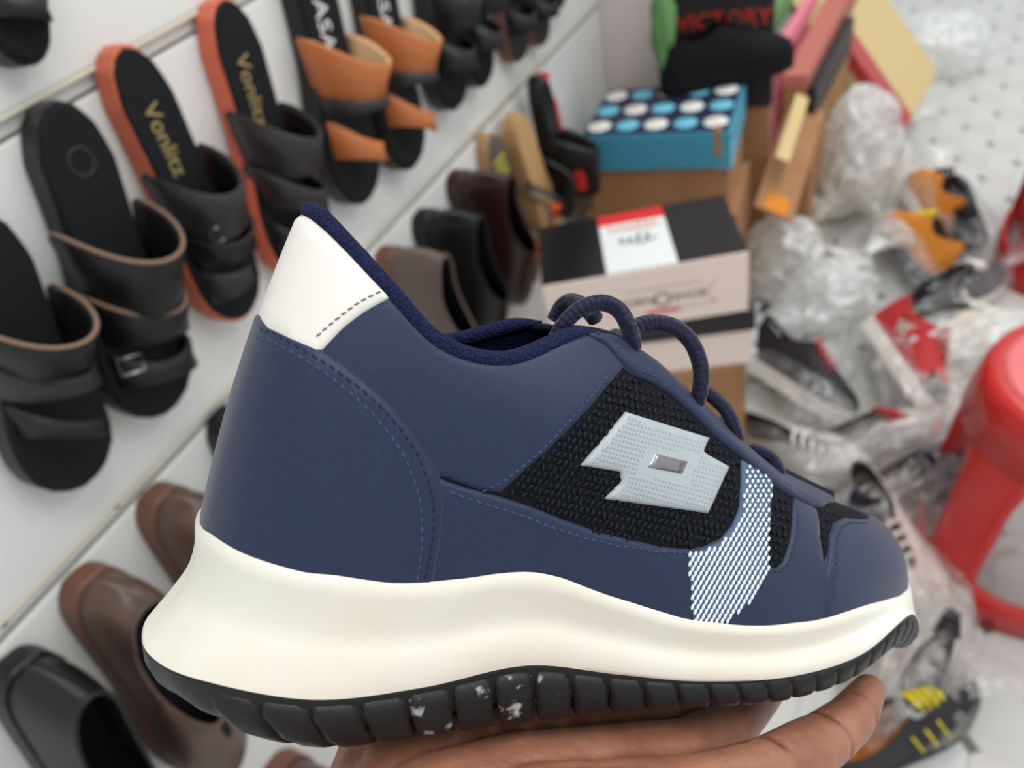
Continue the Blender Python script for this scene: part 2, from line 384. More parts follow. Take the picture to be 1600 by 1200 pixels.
# padded collar roll along the top line
uc = np.linspace(-0.515, 0.515, 141); T = S(uc, np.ones(141)); Nn = SN(uc, np.full(141, 0.97))
Rr = 2.7*np.clip((0.53-np.abs(uc))/0.05, 0.45, 1)
T2 = T-Nn*(Rr[:, None]*0.75); T2[:, 2] += Rr*0.55
cr_o = tube('collar', loc(T2), Rr/1000, m_collar, shoe, 14); cr_o['label'] = 'padded navy knit collar roll'
# tongue
ut = np.linspace(0.515, 0.985, 41); Tt = S(ut, np.ones(41)); V = []; K = 9
for i, p in enumerate(Tt):
    for j in range(K):
        a = -1+2*j/(K-1); V.append((p[0]+(-4 if i == 0 else 0), -(p[1]-0.5)*a, p[2]-1.8+(1-a*a)*min(4.8, 1.5+i*0.6)))
Fc = [(i*K+j, (i+1)*K+j, (i+1)*K+j+1, i*K+j+1) for i in range(40) for j in range(K-1)]
tg = fix_normals(mesh('tongue', loc(np.array(V)), Fc, m_tongue, shoe)); md = tg.modifiers.new('solid', 'SOLIDIFY'); md.thickness = 0.002; md.offset = 0

def stitch_row(name, uvs, pitch=2.5, ln_=1.9, r=0.33, off=1.0, m=None, parent=None, mirror=True):
    P = resample(np.array(uvs)*KK, 0.6)/KK; X = S(P[:, 0], P[:, 1]); d = np.r_[0, np.cumsum(np.linalg.norm(np.diff(X, axis=0), axis=1))]
    t = np.arange(pitch/2, d[-1], pitch); U = np.column_stack([np.interp(t, d, P[:, 0]), np.interp(t, d, P[:, 1])])
    U2 = np.column_stack([np.interp(t+0.2, d, P[:, 0]), np.interp(t+0.2, d, P[:, 1])]); it = []
    for (u, v), (a, b) in zip(U, U2):
        p = S(u, v)[0]; q = S(a, b)[0]; n = SN(u, v)[0]; tt = unit(q-p+1e-9); sd = np.cross(n, tt); tt = unit(tt+0.18*sd); c = p+n*off
        it.append((c-tt*ln_/2, c+tt*ln_/2, r, n))
    V, Fc = capsules(it); return pair(name, np.array(V), Fc, m or m_thread, parent, mirror)
def pair(name, V, Fc, m, parent, mirror=True, label=None, kind=None):
    o = fix_normals(mesh(name, loc(V), Fc, m, parent))
    if label: o['label'] = label
    if kind: o['kind'] = kind
    if mirror:
        V2 = np.array(V).copy(); V2[:, 1] *= -1; o2 = fix_normals(mesh(name, loc(V2), Fc, m, parent))
        if kind: o2['kind'] = kind
    return o
def panel(name, uvs, t, m, parent=shoe, mirror=True, label=None, g=2.6, edge=1.3, base=0.05):
    q0 = np.array(uvs)*KK; poly = []
    for a, b in zip(q0, np.roll(q0, -1, 0)):
        L_ = np.linalg.norm(b-a); k_ = max(1, int(math.ceil(L_/1.5)))
        if L_ > 1e-4: poly += [a+(b-a)*i/k_ for i in range(k_)]
    poly = np.array(poly); n = len(poly)
    area2 = np.sum(poly[:, 0]*np.roll(poly[:, 1], -1)-np.roll(poly[:, 0], -1)*poly[:, 1])
    if area2 < 0: poly = poly[::-1]
    tan = np.roll(poly, -1, 0)-np.roll(poly, 1, 0); tan /= np.linalg.norm(tan, axis=1)[:, None]+1e-9; inn = np.column_stack([-tan[:, 1], tan[:, 0]])
    ring = poly+inn*edge; keep = in_poly(ring, poly) & (d_poly(ring, poly) > edge*0.85); ring = ring[keep]
    lo, hi = poly.min(0), poly.max(0); gx, gy = np.meshgrid(np.arange(lo[0], hi[0], g), np.arange(lo[1], hi[1], g)); gp = np.column_stack([gx.ravel(), gy.ravel()])
    gp = gp[in_poly(gp, poly)] if len(gp) else gp; gp = gp[d_poly(gp, poly) > edge+g*0.45] if len(gp) else gp
    pts = np.vstack([poly, ring, gp]); vs, _, fs, *_ = delaunay_2d_cdt([Vector(p) for p in pts], [(i, (i+1) % n) for i in range(n)], [], 1, 1e-5)
    vs = np.array([tuple(v) for v in vs]); d = d_poly(vs, poly); off = base+t*np.clip(0.35+0.65*np.sqrt(np.clip(d/edge, 0, 1)), 0, 1)
    UV = vs/KK; P = S(UV[:, 0], UV[:, 1]); N = SN(UV[:, 0], UV[:, 1]); V = P+N*off[:, None]
    Fc = [tuple(f) for f in fs]; nb = len(V); idx = [int(np.argmin(((vs-p)**2).sum(1))) for p in poly]
    low = P[idx]-N[idx]*0.5; V = np.vstack([V, low]); Fc += [(idx[i], idx[(i+1) % n], nb+(i+1) % n, nb+i) for i in range(n) if idx[i] != idx[(i+1) % n]]
    return pair(name, V, Fc, m, parent, mirror, label)

# --- line where the midsole meets the upper, and traced seams (pixels) -> surface
rim_px = [(345, 838), (380, 862), (455, 888), (520, 900), (565, 904), (620, 912), (660, 914), (700, 906), (740, 895), (820, 890), (890, 908), (950, 930), (1000, 947), (1090, 968), (1150, 976), (1210, 977), (1290, 965), (1345, 942)]
ru = uv_of(rim_px); ru = ru[np.argsort(ru[:, 0])]
v0 = float(np.interp(55.5, S(np.zeros(101), np.linspace(0, 1, 101))[:, 2], np.linspace(0, 1, 101)))
v1 = float(np.interp(33.5, S(np.ones(101), np.linspace(0, 1, 101))[:, 2], np.linspace(0, 1, 101)))
def vrim(u): return np.interp(np.abs(u), np.r_[0, ru[:, 0], 1], np.r_[v0, ru[:, 1], v1])
def vlow(u): return max(float(vrim(u))-0.09, 0.0)
counter_top = uv_of([(428, 510), (462, 527), (500, 544), (537, 570), (575, 600), (612, 634), (642, 671), (665, 705), (684, 739), (691, 761), (692, 787), (687, 844), (680, 889), (676, 906)])
v_c0 = float(np.interp(113.5, S(np.zeros(101), np.linspace(0, 1, 101))[:, 2], np.linspace(0, 1, 101)))
tab_edge = uv_of([(609, 463), (604, 470), (567, 491), (537, 514), (506, 547)])
q_low = uv_of([(690, 744), (720, 755), (752, 766), (781, 769)])
q_edge = uv_of([(781, 769), (824, 730), (869, 689), (925, 632), (972, 574)])
eye_low = uv_of([(917, 523), (947, 542), (970, 569), (989, 587), (1019, 599), (1052, 621), (1090, 655), (1120, 685), (1157, 715), (1199, 752), (1239, 778), (1267, 792), (1283, 794), (1291, 787)])
band_up = uv_of([(690, 748), (720, 759), (752, 768), (782, 776), (831, 792), (880, 812), (932, 831), (985, 844), (1030, 854), (1075, 858), (1097, 854), (1124, 842), (1142, 820), (1154, 790), (1157, 752), (1158, 722)])
slot2 = uv_of([(1206, 763), (1203, 788), (1198, 843), (1199, 880), (1206, 888), (1213, 887), (1222, 878), (1232, 847), (1237, 801), (1238, 786)])
slot3 = uv_of([(1274, 797), (1279, 840), (1285, 881), (1291, 868), (1294, 837), (1302, 817), (1318, 810), (1345, 812)])
vt = lambda u: 0.99
# quarter: everything behind the mesh window
quarter = np.vstack([[(0.0, 0.30)], [(0.0, 0.99)], [(u, 0.99) for u in np.linspace(0.04, eye_low[0][0], 18)], eye_low[1:4], q_edge[::-1][0:], q_low[::-1], [(q_low[0][0]-0.01, 0.3)]])
panel('quarter_panel', quarter, 0.55, m_navy, label='navy rear quarter panel of the upper')
# lower band, vamp and toe cap with the mesh slots cut out
cu = counter_top[-1][0]
band = np.vstack([[(cu-0.02, vlow(cu))], [(cu-0.02, band_up[0][1]-0.03)], band_up, eye_low[9:10]-[0, 0.0], slot2, eye_low[10:12], slot3, [(0.965, slot3[-1][1]+0.005), (1.0, slot3[-1][1])], [(u, vlow(u)) for u in np.linspace(1.0, cu-0.0, 30)]])
panel('vamp_band', band, 0.9, m_navy, label='navy lower band, vamp and toe cap')
# toe cap overlay
tcu = uv_of([(1284, 940)])[0][0]
tcp = np.vstack([uv_of([(1284, 940), (1286, 897), (1291, 868), (1294, 838), (1302, 818), (1318, 811), (1345, 813)]), [(0.965, slot3[-1][1]+0.003), (1.0, slot3[-1][1]-0.004)], [(u, vlow(u)) for u in np.linspace(1.0, tcu, 12)]])
panel('toe_cap', tcp, 1.7, m_navy, label='rounded navy toe cap')
# eyestay strip along the laces
eye = np.vstack([eye_low, [(u, 1.0) for u in np.linspace(0.925, eye_low[0][0]-0.005, 26)]])
panel('eyestay', eye, 1.6, m_navy, label='navy eyestay strip under the laces')
# white heel tab, wrapping round the heel (one piece over both sides)
tl = np.vstack([[(u, 0.993) for u in np.linspace(0, tab_edge[0][0], 10)], tab_edge, [(counter_top[2][0], counter_top[2][1]-0.03), (0.05, v_c0-0.06), (0, v_c0-0.06)]])
tabp = np.vstack([tl, [(-u, v) for u, v in tl[::-1][1:-1]]])
panel('heel_tab', tabp, 1.3, m_tab, mirror=False, label='white leather heel tab')
cl = np.vstack([[(0, v_c0), (0.03, v_c0-0.002)], counter_top, [(u, vlow(u)) for u in np.linspace(cu, 0, 14)]])
cp = np.vstack([cl, [(-u, v) for u, v in cl[::-1][1:-1]]])
panel('heel_counter', cp, 1.9, m_navy, mirror=False, label='navy heel counter with double stitching')
# reflective dotted stripe
stp_px = [(1157, 719), (1207, 752), (1203, 788), (1199, 843), (1200, 884), (1193, 911), (1175, 939), (1147, 962), (1129, 975), (1077, 975), (1074, 925), (1070, 888), (1072, 861), (1097, 856), (1124, 844), (1142, 822), (1154, 792), (1157, 752)]
st = panel('reflective_stripe', uv_of(dense(stp_px)), 1.15, m_dots_b, label='blue stripe covered with white reflective dots')
it = []
sp = np.array(stp_px, float); sp[:, 1] += 0
for r in range(-60, 60):
    for c in range(-60, 60):
        x = 1150+c*8.4+(4.2 if r % 2 else 0); y = 850+r*7.4
        if not (1060 < x < 1215 and 700 < y < 985): continue
        if not in_poly([(x, y)], sp)[0] or d_poly([(x, y)], sp)[0] < 2.5: continue
        u, v = uv_of([(x, y)])[0]; p = S(u, v)[0]; n = SN(u, v)[0]; q = S(*uv_of([(x+1.0, y-3)])[0])[0]; t = unit(q-p); c0 = p+n*1.15
        it.append((c0-t*0.92, c0+t*0.92, 0.56, n))
V, Fc = capsules(it); pair('reflective_dots', np.array(V), Fc, m_dots, shoe, True, None, 'stuff')
# mesh yarn grains inside the windows
win_px = [np.array([(972, 576), (989, 590), (1019, 602), (1052, 624), (1090, 658), (1120, 688), (1156, 718), (1156, 752), (1153, 790), (1141, 819), (1123, 841), (1097, 853), (1075, 857), (1030, 853), (985, 843), (932, 830), (880, 811), (831, 791), (784, 773), (824, 732), (869, 691), (925, 634)], float),
          np.array([(1207, 765), (1203, 790), (1199, 843), (1201, 885), (1212, 886), (1222, 876), (1231, 847), (1237, 801), (1237, 786)], float),
          np.array([(1277, 797), (1280, 840), (1285, 878), (1290, 866), (1293, 837), (1301, 815), (1318, 808), (1345, 810), (1325, 797), (1296, 784)], float)]
logo_px = np.array([(976, 644), (1107, 685), (1097, 707), (1138, 730), (1105, 802), (944, 779), (969, 752), (968, 737), (906, 727)], float)
it = []
ca, sa = math.cos(math.radians(14)), math.sin(math.radians(14))
for w in win_px:
    lo, hi = w.min(0)-10, w.max(0)+10
    for r in range(-60, 60):
        for c in range(-90, 90):
            a, b = c*9.2+(4.6 if r % 2 else 0), r*12.6; x = 1050+a*ca-b*sa; y = 740+a*sa+b*ca
            if not (lo[0] < x < hi[0] and lo[1] < y < hi[1]): continue
            if not in_poly([(x, y)], w)[0] or d_poly([(x, y)], w)[0] < 2: continue
            if in_poly([(x, y)], logo_px)[0] and d_poly([(x, y)], logo_px)[0] > 4: continue
            u, v = uv_of([(x, y)])[0]; p = S(u, v)[0]; n = SN(u, v)[0]; q = S(*uv_of([(x+3.2, y-4.0)])[0])[0]; t = unit(q-p); c0 = p+n*0.12
            t = unit(t+0.25*rng.normal(0, 1, 3)); hl = 1.35*rng.uniform(.8, 1.15); it.append((c0-t*hl, c0+t*hl, 0.66*rng.uniform(.8, 1.15), n))
V, Fc = capsules(it); pair('mesh_knit', np.array(V), Fc, m_knit, shoe, True, None, 'stuff')
# logo
lg = panel('logo', uv_of(dense(logo_px)), 1.25, m_logo, g=2.0, edge=0.7, label='raised silver-grey double diamond logo', mirror=True)
cen_px = np.array([(1019, 707), (1073, 721), (1062, 744), (1004, 732)], float)
panel('logo_centre', uv_of(dense(cen_px)), 1.5, m_silver, g=2.0, edge=0.5, label='mirror silver diamond in the logo centre')
big = np.array([(1013, 697), (1085, 716), (1069, 755), (992, 738)], float)
it = []
for k in range(-40, 60):
    for seg_ in range(-30, 30):
        x = 1020+k*5.4+seg_*1.6; y = 725-seg_*7.0+k*1.5
        if not in_poly([(x, y)], logo_px)[0] or d_poly([(x, y)], logo_px)[0] < 8: continue
        if in_poly([(x, y)], big)[0] or d_poly([(x, y)], big)[0] < 3: continue
        if abs((x-1019)*0.45+(y-697)*0.9) < 0: continue
        u, v = uv_of([(x, y)])[0]; p = S(u, v)[0]; n = SN(u, v)[0]; q = S(*uv_of([(x+1.2, y-5)])[0])[0]; t = unit(q-p); c0 = p+n*1.3
        it.append((c0-t*0.62, c0+t*0.62, 0.36, n))
V, Fc = capsules(it); pair('logo_ribbing', np.array(V), Fc, m_logo, shoe, True, None, 'stuff')
# stitching
row1 = uv_of([(416, 517), (440, 525), (477, 547), (519, 574), (560, 604), (597, 637), (627, 671), (650, 705), (667, 746), (671, 761), (677, 799), (674, 844), (665, 889), (662, 904)])
row2 = uv_of([(410, 530), (432, 536), (470, 557), (507, 581), (545, 611), (579, 643), (609, 679), (631, 712), (644, 746), (652, 772), (657, 806), (657, 847), (652, 885), (648, 909)])
stitch_row('stitching', row1, off=1.95, m=m_threadd, parent=shoe); stitch_row('stitching', row2, off=1.95, m=m_thread, parent=shoe)
stitch_row('stitching', uv_of([(597, 457), (560, 476), (530, 499), (496, 529)]), pitch=2.0, ln_=1.6, off=1.35, m=m_threadw, parent=shoe)
stitch_row('stitching', uv_of([(962, 571), (925, 617), (880, 666), (827, 719), (790, 749), (756, 766)]), pitch=2.0, ln_=1.6, r=0.28, off=0.62, parent=shoe)
stitch_row('stitching', uv_of([(700, 766), (756, 786), (805, 801), (857, 822), (910, 839), (962, 852), (1019, 861), (1072, 863)]), off=0.98, parent=shoe)
stitch_row('stitching', uv_of([(925, 522), (952, 540), (975, 566), (993, 582), (1022, 594), (1055, 616), (1093, 650), (1123, 680), (1160, 710), (1202, 746), (1241, 771), (1268, 784)]), pitch=2.3, ln_=1.3, r=0.3, off=1.68, parent=shoe)
stitch_row('stitching', uv_of([(1296, 905), (1298, 870), (1301, 840), (1309, 826), (1325, 820), (1350, 822)]), pitch=2.0, ln_=1.3, r=0.25, off=1.8, m=m_threadd, parent=shoe)
stitch_row('stitching', uv_of([(1204, 892), (1214, 893), (1228, 880), (1239, 847), (1243, 805)]), pitch=2.0, ln_=1.3, r=0.25, off=0.95, m=m_threadd, parent=shoe)

# --- midsole
Jpx = [(222, 985), (235, 1010), (270, 1040), (310, 1062), (370, 1082), (430, 1092), (520, 1094), (600, 1088), (680, 1070), (750, 1048), (800, 1040), (850, 1040), (930, 1050), (1000, 1058), (1100, 1065), (1200, 1063), (1280, 1050), (1340, 1028), (1375, 1000), (1402, 960)]
Bpx = [(222, 1010), (235, 1055), (270, 1095), (335, 1140), (420, 1166), (480, 1176), (520, 1172), (600, 1165), (700, 1150), (800, 1138), (900, 1126), (1000, 1116), (1100, 1109), (1160, 1106), (1230, 1098), (1300, 1080), (1350, 1055), (1392, 1015)]
Jp = [(0, 0), (3, 15), (14, 29.5), (40, 38.5), (68, 38.5), (97, 39), (124, 43), (150, 47.5), (182, 49.5), (214, 46.5), (248, 35.5), (275, 20.5), (289, 0)]
Jh = [h_line(s, w, Jpx) for s, w in Jp]; Jh[0] = 25; Jh[1] = min(Jh[1], 25); Jh[11] = 17.5; Jh[12] = 20
J = np.array([(s, w, h) for (s, w), h in zip(Jp, Jh)]); Bp = [(20, 0), (21, 9), (27, 22), (46, 34), (69, 36.5), (97, 37.5), (124, 41.5), (150, 46), (182, 48), (213, 45), (245, 34), (270, 19), (281, 0)]; Bh = [h_line(s, w, Bpx) for s, w in Bp]; Bh[0] = 6.5; Bh[1] = 6.0; Bh[2] = 5.2; Bh[11] = 10; Bh[12] = 13
B = np.array([(s, w, h) for (s, w), h in zip(Bp, Bh)])
EJ, EB = sym(J), sym(B)
um = np.linspace(-1, 1, 241); au = np.abs(um); sg = np.where(um < 0, -1.0, 1.0)
def ringof(E, u): 
    P = cr(E, np.abs(u)); P[:, 1] *= np.where(u < 0, -1, 1); return P
vr = np.convolve(np.pad(vrim(um), 5, mode='edge'), np.ones(11)/11, mode='valid'); lump = np.interp(um, np.linspace(-1, 1, 80), rng.normal(0, 0.22, 80))
R0 = S(um, vr); NR = SN(um, vr); R1 = R0+NR*3.0; R1[:, 2] += -1.3; RT = R0+NR*1.9; RT[:, 2] += 0.5+lump; R0 = R0-NR*1.0; R0[:, 2] += -0.6
Jr = ringof(EJ, um)
rings = [R0, RT, R1]
outw = Jr-np.array([130, 0, 0]); outw[:, 2] = 0; outw[:, 0] *= 0.35; outw /= np.linalg.norm(outw, axis=1)[:, None]
for f, o_ in ((0.10, -0.3), (0.22, -0.9), (0.35, -1.5), (0.46, -1.9), (0.54, -1.8), (0.60, -1.0), (0.66, -0.3), (0.75, 0.2), (0.85, 0.4), (0.94, 0.3)):
    heel = np.clip(1-au*3.2, 0, 1)[:, None]
    toe = np.clip((au-0.72)*4, 0, 0.85)[:, None]
    rings.append(R1*(1-f)+Jr*f+outw*((o_*(1-heel)-4.4*math.sin(PI*f)*heel)*(1-toe)))
rings += [Jr, Jr-outw*2.0-np.array([0, 0, 1.0])]
ncol = len(um); V = np.vstack(rings); Fc = []
for r in range(len(rings)-1):
    for i in range(ncol-1): Fc.append((r*ncol+i, r*ncol+i+1, (r+1)*ncol+i+1, (r+1)*ncol+i))
Fc.append(tuple((len(rings)-1)*ncol+i for i in range(ncol-1)))
ms = fix_normals(mesh('midsole', loc(V), Fc, m_mid, shoe)); ms.data.set_sharp_from_angle(angle=math.radians(48)); ms['label'] = 'thick off-white painted midsole'
# --- outsole core + lugs
Br = ringof(EB, um)
hm = np.clip((0.105-au)/0.03, 0, 1)[:, None]                       # the back of the heel is smooth rubber without lugs
def wallpt(Jq, Bq, f): P = Jq+(Bq-Jq)*f**2.4; P[..., 2] = Jq[..., 2]+(Bq[..., 2]-Jq[..., 2])*f; return P
core = [Jr-outw*0.2+np.array([0, 0, 0.3])]
for f, ins in ((0.06, 0.3), (0.25, 0.9), (0.45, 1.5), (0.60, 2.0)): core.append(wallpt(Jr, Br, f)-outw*(ins*(1-hm)))
for f in (0.8, 0.93, 1.0): core.append(wallpt(Jr, Br, f)*hm+(wallpt(Jr, Br, 0.6)-outw*6)*(1-hm))
core.append(core[-1]-outw*6*np.array([1, 1, 0])+np.array([0, 0, 0.0]))
V = np.vstack(core); Fc = []; nr = len(core)
for r in range(nr-1):
    for i in range(ncol-1): Fc.append((r*ncol+i, r*ncol+i+1, (r+1)*ncol+i+1, (r+1)*ncol+i))
Fc.append(tuple((nr-1)*ncol+i for i in range(ncol-1))); Fc.append(tuple(range(ncol-1))[::-1])
osl = fix_normals(mesh('outsole', loc(V), Fc, m_out, shoe)); osl['label'] = 'black rubber outsole'
fine = np.linspace(-1, 1, 2401); JF = ringof(EJ, fine); BF = ringof(EB, fine); dd = np.r_[0, np.cumsum(np.linalg.norm(np.diff(JF, axis=0), axis=1))]
fo = JF-np.array([130, 0, 0]); fo[:, 2] = 0; fo[:, 0] *= 0.35; fo /= np.linalg.norm(fo, axis=1)[:, None]
def at(d): 
    i = int(np.clip(np.searchsorted(dd, d), 0, 2400)); return JF[i], BF[i], fo[i]
pos = 4.0; lug_i = 0
while pos < dd[-1]-6:
    c, _, _ = at(pos); W_ = 12.6-min(max(c[0]-40, 0), 160)/160*3.2
    if c[0] < 9: pos += W_; continue
    lw = W_*0.94; V = []; NC = 7; prof = ((0.04, 0.15, 0), (0.35, 0.5, 0.3), (0.75, 0.45, 0.65), (0.95, -0.2, 0.85), (1.0, -1.6, 0.95))
    sgn = 1 if pos > dd[-1]/2 else -1
    for f, ow, sl in prof:
        for q in range(NC):
            fr_ = q/(NC-1); ed = 0.45*(1-abs(2*fr_-1)**6)*(1 if f > 0.2 else 0.3); shr = 1-0.16*f*f
            j, b, o_ = at(pos+W_/2+(fr_-0.5)*lw*shr+sgn*sl*4.5); V.append(wallpt(j, b, f)+o_*(ow-0.9+ed))
    for q in range(NC):
        fr_ = q/(NC-1); j, b, o_ = at(pos+W_/2+(fr_-0.5)*lw*0.8+sgn*4.3); V.append(b-o_*11)
    for q in range(NC):
        fr_ = q/(NC-1); j, b, o_ = at(pos+W_/2+(fr_-0.5)*lw*0.9); V.append(j*0.55+b*0.45-o_*11)
    R_ = 7; Fc = [(r*NC+q, r*NC+q+1, ((r+1) % R_)*NC+q+1, ((r+1) % R_)*NC+q) for r in range(R_) for q in range(NC-1)]
    Fc += [tuple(r*NC for r in range(R_)), tuple(r*NC+NC-1 for r in range(R_))[::-1]]
    cc = at(pos)[0]; lg_ = fix_normals(mesh('lug', loc(np.array(V)), Fc, m_chalk if 55 < cc[0] < 105 else m_out, shoe)); pos += W_
# small grooved tread bars across the sole
for k in range(14):
    s = 40+k*17.0; wd_ = float(np.interp(s, [p[0] for p in Jp[:9]]+[214, 248, 275], [p[1] for p in Jp[:9]]+[46.5, 35.5, 20.5]))-15; hb = float(np.interp(s, B[:, 0], B[:, 2]))
    box('tread_bar', (s-5)/1000, (s+5)/1000, -wd_/1000, wd_/1000, (hb-0.3)/1000, (hb+6)/1000, m_out, shoe, 0.001)

# --- laces
m_lace = mat('navy_lace', srgb(30, 32, 66), 0.75, 0.25, sheen=0.2)
nt = m_lace.node_tree; b_ = nt.nodes['Principled BSDF']; tcn = nt.nodes.new('ShaderNodeTexCoord'); mp = nt.nodes.new('ShaderNodeMapping'); mp.inputs['Scale'].default_value = (6, 560, 1)
nt.links.new(tcn.outputs['UV'], mp.inputs['Vector']); vo = nt.nodes.new('ShaderNodeTexVoronoi'); vo.inputs['Scale'].default_value = 1.0; vo.inputs['Randomness'].default_value = 0.35; vo.voronoi_dimensions = '2D'
nt.links.new(mp.outputs[0], vo.inputs['Vector']); bpn = nt.nodes.new('ShaderNodeBump'); bpn.invert = True; bpn.inputs['Strength'].default_value = 0.9; bpn.inputs['Distance'].default_value = 0.0008
nt.links.new(vo.outputs['Distance'], bpn.inputs['Height']); nt.links.new(bpn.outputs['Normal'], b_.inputs['Normal'])
rpn = nt.nodes.new('ShaderNodeValToRGB'); rpn.color_ramp.elements[0].color = srgb(32, 33, 66); rpn.color_ramp.elements[1].color = srgb(10, 10, 26); rpn.color_ramp.elements[0].position = 0.15; rpn.color_ramp.elements[1].position = 0.75
nt.links.new(vo.outputs['Distance'], rpn.inputs['Fac']); nt.links.new(rpn.outputs['Color'], b_.inputs['Base Color'])
def lace(pts, r=2.75, flat=0.9):
    P = catmull([sh_on(x, y, w) for x, y, w in pts], 14*len(pts)); return tube('lace', loc(P), r/1000, m_lace, shoe, 12, flat=flat)
l1 = lace([(856, 562, 12), (868, 530, 13), (884, 503, 14), (908, 482, 15), (940, 473, 16), (966, 484, 18), (981, 508, 20), (989, 538, 19), (985, 560, 14)])
l1['label'] = 'navy braided lace loop over the top eyelet'
lace([(985, 524, 13), (996, 510, 13), (1022, 504, 14), (1056, 512, 16), (1082, 538, 18), (1095, 575, 20), (1094, 610, 20), (1086, 632, 17), (1076, 648, 12)], 2.9)
lace([(1096, 608, 10), (1116, 622, 13), (1136, 643, 17), (1148, 668, 18), (1152, 684, 15.5), (1146, 700, 11)], 2.6)
lace([(1166, 704, 6), (1182, 704, 9), (1203, 714, 13), (1216, 732, 15), (1217, 748, 13.5), (1208, 762, 9)], 2.5)
lace([(866, 500, -16), (878, 478, -14), (893, 470, -10), (912, 478, -4), (930, 498, 2)], 2.9)
for k, (a, b) in enumerate([((985, 552, 18), (1040, 590, -14)), ((1085, 640, 16), (1110, 650, -14)), ((1150, 692, 14), (1165, 700, -12))]):
    p, q = sh_on(*a), sh_on(*b); q = np.array([p[0]+10, -p[1], p[2]]); m_ = (p+q)/2+np.array([0, 0, 4.5]); tube('lace', loc(catmull([p-np.array([0, 0, 2]), m_, q-np.array([0, 0, 2])], 24)), 0.0022, m_lace, shoe, 10)

# ================================================================== HAND
m_skin = mat('brown_skin', srgb(164, 112, 89), 0.42, 0.45, bump=(300, 0.35, 0.0012), var=(srgb(128, 80, 61), 42, 0.38, 0.75), sss=0.12)
m_nail = mat('fingernail', srgb(196, 140, 118), 0.3, 0.5)
hand = empty('hand', SH); tag(hand, 'brown left hand, palm up, carrying the navy sneaker on palm and fingers', 'hand')
def blob(segs):
    V = []; Fc = []
    for (p0, r0), (p1, r1) in segs:
        p0 = np.array(p0, float); p1 = np.array(p1, float); t = unit(p1-p0+1e-6); a = unit(np.cross(t, [0.31, 0.2, 0.93])); b = np.cross(t, a); o = len(V); NS = 14
        prof = [(p0-t*r0*math.cos(x), r0*math.sin(x)) for x in np.linspace(0.15, PI/2, 5)]+[(p1+t*r1*math.sin(x), r1*math.cos(x)) for x in np.linspace(0, PI/2-0.15, 5)]
        for c, r in prof:
            for j in range(NS): th = 2*PI*j/NS; V.append(c+r*(math.cos(th)*a+math.sin(th)*b))
        for i in range(len(prof)-1):
            for j in range(NS): Fc.append((o+i*NS+j, o+i*NS+(j+1) % NS, o+(i+1)*NS+(j+1) % NS, o+(i+1)*NS+j))
        Fc.append(tuple(o+j for j in range(NS))[::-1]); Fc.append(tuple(o+(len(prof)-1)*NS+j for j in range(NS)))
    return V, Fc
def chain(pts): return [((p[:3], p[3]), (q[:3], q[3])) for p, q in zip(pts[:-1], pts[1:])]
segs = []
segs += chain([(-40, 165, -190, 27), (-8, 112, -118, 25), (36, 80, -68, 22), (62, 54, -28, 17)])                 # forearm, wrist
segs += chain([(44, 78, -60, 18), (74, 52, -16, 14), (100, 50, -10.5, 13.5), (150, 53, -9.5, 11)])                 # little-finger ray
segs += chain([(44, 64, -58, 19), (74, 36, -15, 15), (100, 34, -10.5, 13), (158, 35, -10, 11)])                    # ring ray
segs += chain([(42, 54, -56, 18), (72, 20, -15, 15), (105, 16, -11, 13), (164, 14, -10, 11)])                      # middle ray
segs += chain([(42, 50, -56, 16), (70, 8, -15, 15), (105, -1, -11, 13), (160, -8, -10, 11)])                       # index ray
segs += chain([(88, 60, -15, 13), (125, 58, -13, 12)])                                                            # heel of the hand edge
segs += chain([(70, 6, -13, 15), (88, -16, -9, 13.5), (112, -34, -5, 11), (133, -50, 6, 9.8), (148, -54, 22, 8.8), (156, -54, 34, 7.2)])   # thumb
little = [(150, 54, -9, 11), (178, 52.5, -5.5, 9.6), (192, 49.5, -4.0, 9.4), (204, 46.5, -3.2, 8.8), (219, 41.5, -1.8, 8.0), (229, 37, 0.2, 7.2), (238, 32.5, 3.0, 5.6)]
ring = [(158, 35, -10, 10.5), (184, 25, -9.5, 9), (206, 12, -8, 8.6), (224, 2, -4.5, 8), (236, -6, -2.5, 6.8)]
middle = [(164, 14, -10, 10.5), (192, 3, -9, 9), (216, -9, -7, 8.6), (234, -18, -3.5, 8), (245, -25, -1, 6.8)]
index = [(160, -8, -10, 10.5), (188, -21, -9, 9), (210, -34, -4, 8.6), (222, -47, 4, 8), (228, -54, 13, 6.8)]
for fng in (little, ring, middle, index): segs += chain(fng)
V, Fc = blob(segs)
tmp = mesh('palm', np.array(V), Fc)
md = tmp.modifiers.new('r', 'REMESH'); md.mode = 'VOXEL'; md.voxel_size = 1.15
md2 = tmp.modifiers.new('s', 'SMOOTH'); md2.factor = 0.5; md2.iterations = 7
dg = bpy.context.evaluated_depsgraph_get(); me = bpy.data.meshes.new_from_object(tmp.evaluated_get(dg)); bpy.data.objects.remove(tmp)
co = np.empty(len(me.vertices)*3); me.vertices.foreach_get('co', co); co = co.reshape(-1, 3); no = np.empty(len(me.vertices)*3); me.vertices.foreach_get('normal', no); no = no.reshape(-1, 3)
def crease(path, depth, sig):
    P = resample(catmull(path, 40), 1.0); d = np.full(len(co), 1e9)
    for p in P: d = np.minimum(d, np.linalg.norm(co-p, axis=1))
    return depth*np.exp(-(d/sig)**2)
dep = np.zeros(len(co))
